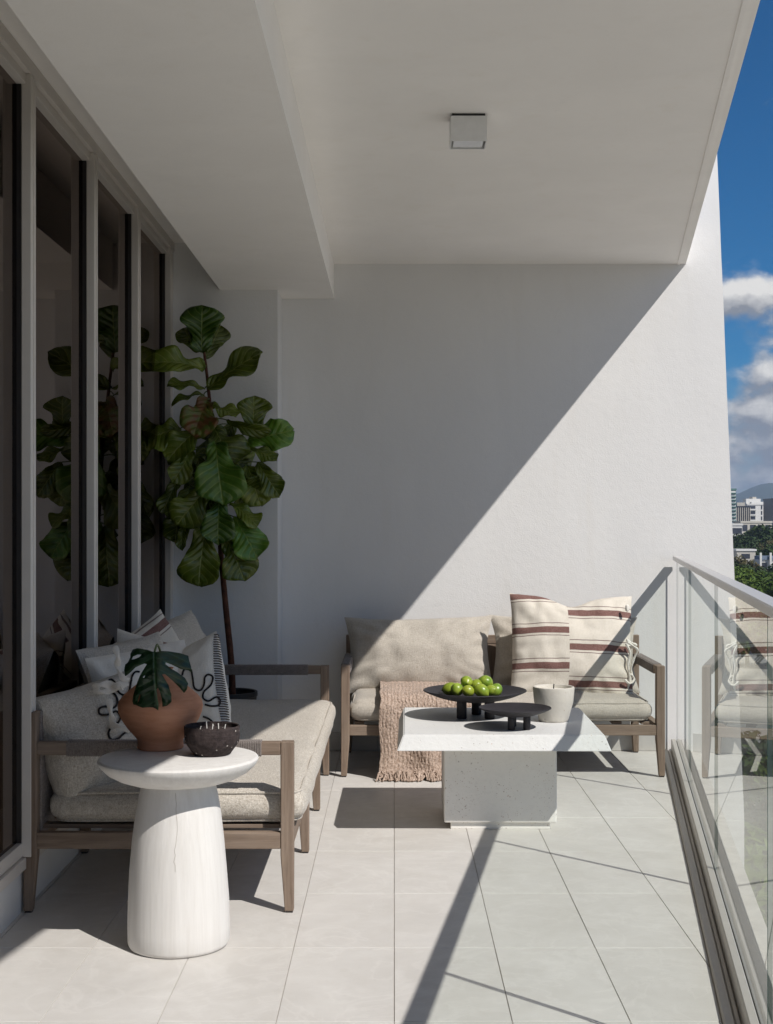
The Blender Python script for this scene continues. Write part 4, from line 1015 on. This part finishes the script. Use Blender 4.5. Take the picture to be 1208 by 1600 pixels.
def mk_hill():
    a = Mat('hill'); n = a.noise(a.map(), 0.004, 6, 0.6)
    M['hill'] = a.bsdf(a.mix(a.ramp(n, 0.35, 0.65), (0.035, 0.055, 0.028), (0.075, 0.09, 0.045)), 0.95, None, spec=0.05)
mk_hill()
g = MB(); S = 14000; ys = [-6000, 0, 30, 80, 200, 500, 1200, 3000, 7000, S]; xs = [-S, -3000, -600, -100, 0, 100, 300, 600, 1500, 4000, S]
for i in range(len(xs) - 1):
    for j in range(len(ys) - 1):
        g.add([(xs[i], ys[j], ZG), (xs[i + 1], ys[j], ZG), (xs[i + 1], ys[j + 1], ZG), (xs[i], ys[j + 1], ZG)], [(0, 1, 2, 3)])
tag(g.build('ground', 'ground'), kind='structure')
hl = MB(); nx, ny = 240, 14; hx0, hx1, hy0, hy1 = -6000, 9500, 7600, 11500
for j in range(ny + 1):
    for i in range(nx + 1):
        x = hx0 + (hx1 - hx0) * i / nx; y = hy0 + (hy1 - hy0) * j / ny; q = j / ny
        r = 170 + 120 * noise.fractal(Vector((x / 1500 + 3.3, 0.5, 0)), 1, 2, 4) + 40 * noise.fractal(Vector((x / 420, y / 500, 2)), 1, 2, 4)
        r += 70 * math.exp(-((x / y - 0.281) / 0.02) ** 2)
        hl.v.append((x, y, ZG - 5 + (max(r, 30) + 20) * math.sin(math.pi * min(1, q * 0.5 + 0.02 + 0.48 * q))))
for j in range(ny):
    for i in range(nx):
        a = j * (nx + 1) + i; hl.f.append((a, a + 1, a + nx + 2, a + nx + 1)); hl.mi.append(0)
tag(hl.build('hills', 'hill', None, smooth=True), kind='structure')

def bpx(x, Y): return (x - 616) * Y / 2100
def bz(y, Y): return 1.3 - (y - 820) * Y / 2100
def block(name, label, Y, x0, x1, ytop, mat, depth, floors, win, style, extra=None):
    X0, X1, zt_ = bpx(x0, Y), bpx(x1, Y), bz(ytop, Y)
    t = thing(name, label, 'building', ((X0 + X1) / 2, Y, ZG)); w = (X1 - X0) / 2; H = zt_ - ZG
    MB().box(-w, w, 0, depth, 0, H).build('wall', mat, t)
    MB().box(-w - 0.3, w + 0.3, -0.3, depth + 0.3, H, H + 0.9).build('roof', mat, t)
    fh = H / floors
    for k in range(floors):
        z = k * fh + fh * 0.28
        if style == 'band':
            MB().box(-w + 0.2, w - 0.2, -0.12, 0.3, z, z + fh * 0.5).build('window', win, t)
            MB().box(-w - 0.05, w + 0.05, -0.9, 0.0, z - fh * 0.22, z - 0.03).build('balcony', mat, t)
        elif style == 'grid':
            n = max(2, int(2 * w / 3.6))
            for q in range(n):
                xx = -w + (q + 0.5) * 2 * w / n
                MB().box(xx - 0.33 * 2 * w / n, xx + 0.33 * 2 * w / n, -0.1, 0.3, z, z + fh * 0.55).build('window', win, t)
        elif style == 'side':
            MB().box(-w + 0.3, -w * 0.25, -0.12, 0.3, z, z + fh * 0.55).build('window', win, t)
            MB().box(-w - 0.05, -w * 0.2, -1.0, 0.0, z - fh * 0.25, z - 0.03).build('balcony', mat, t)
            MB().box(w * 0.28, w * 0.40, -0.12, 0.3, z - fh * 0.1, z + fh * 0.6).build('window', win, t)
    if style == 'curtain':
        n = 7
        for q in range(n + 1):
            xx = -w + q * 2 * w / n; MB().box(xx - 0.18, xx + 0.18, -0.35, 0.0, H * 0.3, H).build('mullion', 'bld_cream', t)
    if extra:
        for (a, b, c, d, mt) in extra:   # roof boxes: x0,x1 pixels, top pixel, depth offset
            MB().box(bpx(a, Y) - (X0 + X1) / 2, bpx(b, Y) - (X0 + X1) / 2, d, d + 8, H, bz(c, Y) - ZG).build('roof_house', mt, t)
    return t
block('office_tower', 'narrow teal and white striped tower beside the wall edge', 690, 1112, 1150, 766, 'bld_teal', 14, 22, 'bld_white', 'band')
block('glass_block', 'dark glass office block left of the white apartment block', 800, 1151, 1172, 793, 'bld_dark', 14, 9, 'bld_dark', 'curtain', [(1154, 1166, 785, 3, 'bld_cream')])
block('apartment_block', 'broad white apartment block with stepped roof in the distance', 840, 1168, 1201, 789, 'bld_white', 20, 10, 'bld_dark', 'side', [(1169, 1192, 779, 5, 'bld_white'), (1176, 1198, 784, 2.5, 'bld_white'), (1180, 1186, 776, 6, 'bld_cream')])
block('apartment_block', 'grey-white apartment block behind the tall white one', 980, 1196, 1215, 795, 'bld_cream', 20, 9, 'bld_dark', 'grid')
block('dark_tower', 'dark tower at the right edge of the picture', 760, 1206.5, 1232, 781, 'bld_dark', 18, 14, 'bld_teal', 'grid')
block('low_building', 'low white building below the striped tower', 600, 1141, 1160, 821, 'bld_white', 12, 4, 'bld_dark', 'band')
block('low_building', 'long low cream building in front of the white apartments', 660, 1158, 1206, 817, 'bld_cream', 14, 4, 'bld_dark', 'grid')
block('apartment_block', 'white apartment block beyond the dark tower', 900, 1240, 1290, 784, 'bld_white', 18, 11, 'bld_dark', 'grid')
block('apartment_block', 'cream apartment block far off to the right', 720, 1310, 1350, 796, 'bld_cream', 16, 9, 'bld_dark', 'band')
# small white house with posts among the trees
Yh = 380; t = thing('white_house', 'small white house with tall posts and bluish roof among trees', 'house', (bpx(1200, Yh), Yh, ZG))
Hh = bz(868, Yh) - ZG
MB().box(-2.2, 5.0, 0.6, 7, 0, Hh - 1.2).build('wall', 'bld_white', t)
MB().box(-1.9, 4.8, 0.2, 7.2, Hh - 1.2, Hh - 0.2).build('roof', 'bld_roof_blue', t)
for x in (-2.1, 0.7, 3.8): MB().box(x - 0.28, x + 0.28, -0.4, 0.15, 0, Hh + 0.8).build('post', 'bld_white', t)
for x in (-0.9, 2.2): MB().box(x - 0.7, x + 0.7, 0.5, 0.7, Hh - 4, Hh - 2).build('window', 'bld_dark', t)
Yh = 430; t = thing('flat_roof_house', 'low house with pale flat roof among the trees', 'house', (bpx(1166, Yh), Yh, ZG)); Hh = bz(858, Yh) - ZG
MB().box(-3, 3, 0, 6, 0, Hh - 0.6).build('wall', 'bld_cream', t); MB().box(-3.3, 3.3, -0.3, 6.3, Hh - 0.6, Hh).build('roof', 'bld_white', t)
MB().box(-1.5, 1.2, -0.08, 0.1, Hh - 3, Hh - 1.5).build('window', 'bld_dark', t)

# trees
def crown_mesh(seed, n, palm=False):
    rnd = random.Random(seed); m = MB()
    lumps = []
    for k in range(11):
        a = rnd.uniform(0, 6.28); r = rnd.uniform(0.2, 1.0) ** 0.7 * 2.3; lumps.append((Vector((r * math.cos(a), r * math.sin(a), rnd.uniform(-1.0, 1.6) - 0.25 * r)), rnd.uniform(0.75, 1.35)))
    for k in range(n):
        c, r = rnd.choice(lumps); d = Vector((rnd.gauss(0, 1), rnd.gauss(0, 1), rnd.gauss(0, 1))).normalized()
        p = c + d * r * rnd.uniform(0.72, 1.06); s = rnd.uniform(0.14, 0.30)
        nn = (d + Vector((rnd.gauss(0, .5), rnd.gauss(0, .5), rnd.gauss(0, .5) + 0.3))).normalized(); a = nn.orthogonal().normalized(); b = nn.cross(a)
        th = rnd.uniform(0, 6.28); a2 = a * math.cos(th) + b * math.sin(th); b2 = nn.cross(a2)
        m.add([p - a2 * s * 1.5, p - b2 * s * 0.7 + nn * s * .2, p + a2 * s * 1.5, p + b2 * s * 0.7 + nn * s * .2], [(0, 1, 2, 3)])
    if palm:
        m = MB()
        for k in range(26):
            a = k * 2.4; e = rnd.uniform(-0.5, 1.0); L = rnd.uniform(2.2, 3.0)
            for q in range(9):
                t0 = q / 9; t1 = (q + 1) / 9
                def P(t_): return Vector((math.cos(a) * L * t_ * math.cos(e * (1 - t_)), math.sin(a) * L * t_ * math.cos(e * (1 - t_)), L * (math.sin(e) * t_ - 0.9 * t_ * t_)))
                s_ = Vector((-math.sin(a), math.cos(a), 0)) * 0.42 * (1 - t0 * 0.7)
                dr = Vector((0, 0, -0.25))
                m.add([P(t0), P(t1), P(t1) + s_ + dr, P(t0) + s_ * 0.7 + dr], [(0, 1, 2, 3)]); m.add([P(t0), P(t1), P(t1) - s_ + dr, P(t0) - s_ * 0.7 + dr], [(0, 1, 2, 3)])
    return m
protos = []
def proto(seed, mat, palm=False):
    cm = crown_mesh(seed, 1500, palm); c = cm.build('crown', mat); 
    tm = MB(); tm.tube([(0, 0, -9), (0.1, 0, -5), (0, 0.1, -1.5)] + ([(0, 0, 0.1)] if palm else []), [0.32, 0.26, 0.2] + ([0.16] if palm else []), 7)
    if not palm:
        for a in (0.3, 1.7, 3.1, 4.6): tm.tube([(0, 0.1, -2.2), (0.7 * math.cos(a), 0.7 * math.sin(a), -0.9), (1.6 * math.cos(a), 1.6 * math.sin(a), 0.3)], [0.14, 0.10, 0.05], 5)
    tr = tm.build('trunk', 'tree_bark')
    for o in (c, tr): COL.objects.unlink(o)
    protos.append((c, tr))
for sd, mt, pm in ((1, 'leaf_bright', 0), (2, 'leaf_bright', 0), (3, 'leaf_dark', 0), (4, 'leaf_dark', 0), (5, 'leaf_olive', 0), (6, 'leaf_bright', 1)): proto(sd, mt, pm)
NAMES = ['leafy_tree', 'leafy_tree', 'dark_tree', 'dark_tree', 'olive_tree_crown', 'palm_tree']; NAMES[4] = 'dry_tree'
LABS = ['bright green leafy tree below the balcony rail', 'bright green leafy tree below the balcony rail', 'dark green tree standing before the distant buildings', 'dark green tree standing before the distant buildings', 'olive brown tree in the middle of the wood', 'palm with drooping fronds among the trees below']
GRPS = ['bright trees below the rail', 'bright trees below the rail', 'dark trees before the city', 'dark trees before the city', 'olive brown trees', 'palms below']
trnd = random.Random(21)
def tree(k, x, y, ztop, s):
    t = thing(NAMES[k], LABS[k], 'palm' if k == 5 else 'tree', (x, y, ZG), trnd.uniform(0, 6.28), GRPS[k])
    for src in protos[k]:
        o = src.copy(); COL.objects.link(o); o.parent = t
        hh = ztop - ZG - 2.0 * s
        o.location = (0, 0, hh); o.scale = (s, s, s * trnd.uniform(0.85, 1.1)) if src is protos[k][0] else (s, s, max(0.3, hh / 9.0))
    return t
placed = []
def scatter(n, y0, y1, f0, f1, zt0, zt1, kinds, s0, s1, sep):
    c = 0; tries = 0
    while c < n and tries < n * 40:
        tries += 1
        y = trnd.uniform(y0, y1); x = y * trnd.uniform(f0, f1); s = trnd.uniform(s0, s1)
        if any((x - a) ** 2 + (y - b) ** 2 < (sep * (s + q)) ** 2 for a, b, q in placed): continue
        placed.append((x, y, s)); tree(trnd.choice(kinds), x, y, trnd.uniform(zt0, zt1), s); c += 1
scatter(26, 250, 345, 0.238, 0.32, -11.5, -8.0, [0, 0, 1, 1, 5], 1.0, 1.7, 1.35)
scatter(24, 345, 425, 0.238, 0.31, -11.0, -7.0, [4, 4, 0, 3, 4], 1.1, 1.8, 1.3)
scatter(16, 440, 590, 0.250, 0.30, -8.0, -3.5, [2, 3, 3, 4], 1.5, 2.4, 1.2)
for (px, py, Y, s) in ((1196, 828, 560, 3.2), (1207, 826, 540, 3.0), (1172, 830, 580, 2.6), (1184, 838, 520, 2.6), (1165, 838, 570, 2.2)):
    tree(2 + int(px) % 2, bpx(px, Y), Y, bz(py - 4, Y), s)
scatter(34, 55, 250, 0.20, 0.62, -15.0, -9.0, [0, 1, 1, 3, 5, 4], 0.9, 1.6, 1.5)

# the wood that carries on over the plain: one mass
wr_ = random.Random(31); wm = MB(); cps = [crown_mesh(40 + k, 300) for k in range(4)]
for k in range(900):
    y = wr_.uniform(70, 1500); f = wr_.uniform(0.0, 1.3)
    if y < 640 and 0.225 < f < 0.325: continue
    if y >= 640 and 0.23 < f < 0.36 and y < 1000: continue
    x = y * f + wr_.uniform(-10, 10); sc_ = wr_.uniform(1.5, 2.6); z = ZG + wr_.uniform(3.0, 7.5)
    if y < 100: z = ZG + 3.0
    c = cps[k % 4]; wm.add([(x + vx * sc_, y + vy * sc_, z + vz * sc_) for vx, vy, vz in c.v], c.f)
wo = wm.build('woodland', 'leaf_dark'); tag(wo, 'dense green wood spreading over the plain below', None, None, 'stuff')

# ------------------------------------------------------------------ haze
hz = MB(); hz.box(-S - 50, S + 50, -6050, S + 50, ZG - 30, 420.0)
a = Mat('haze'); pv = a.n('ShaderNodeVolumePrincipled'); pv.inputs['Color'].default_value = (0.60, 0.76, 1.0, 1); pv.inputs['Density'].default_value = 1.1e-4; pv.inputs['Anisotropy'].default_value = 0.2
a.l(pv.outputs[0], a.out.inputs['Volume']); M['haze'] = a.m
tag(hz.build('haze', 'haze'), kind='stuff')
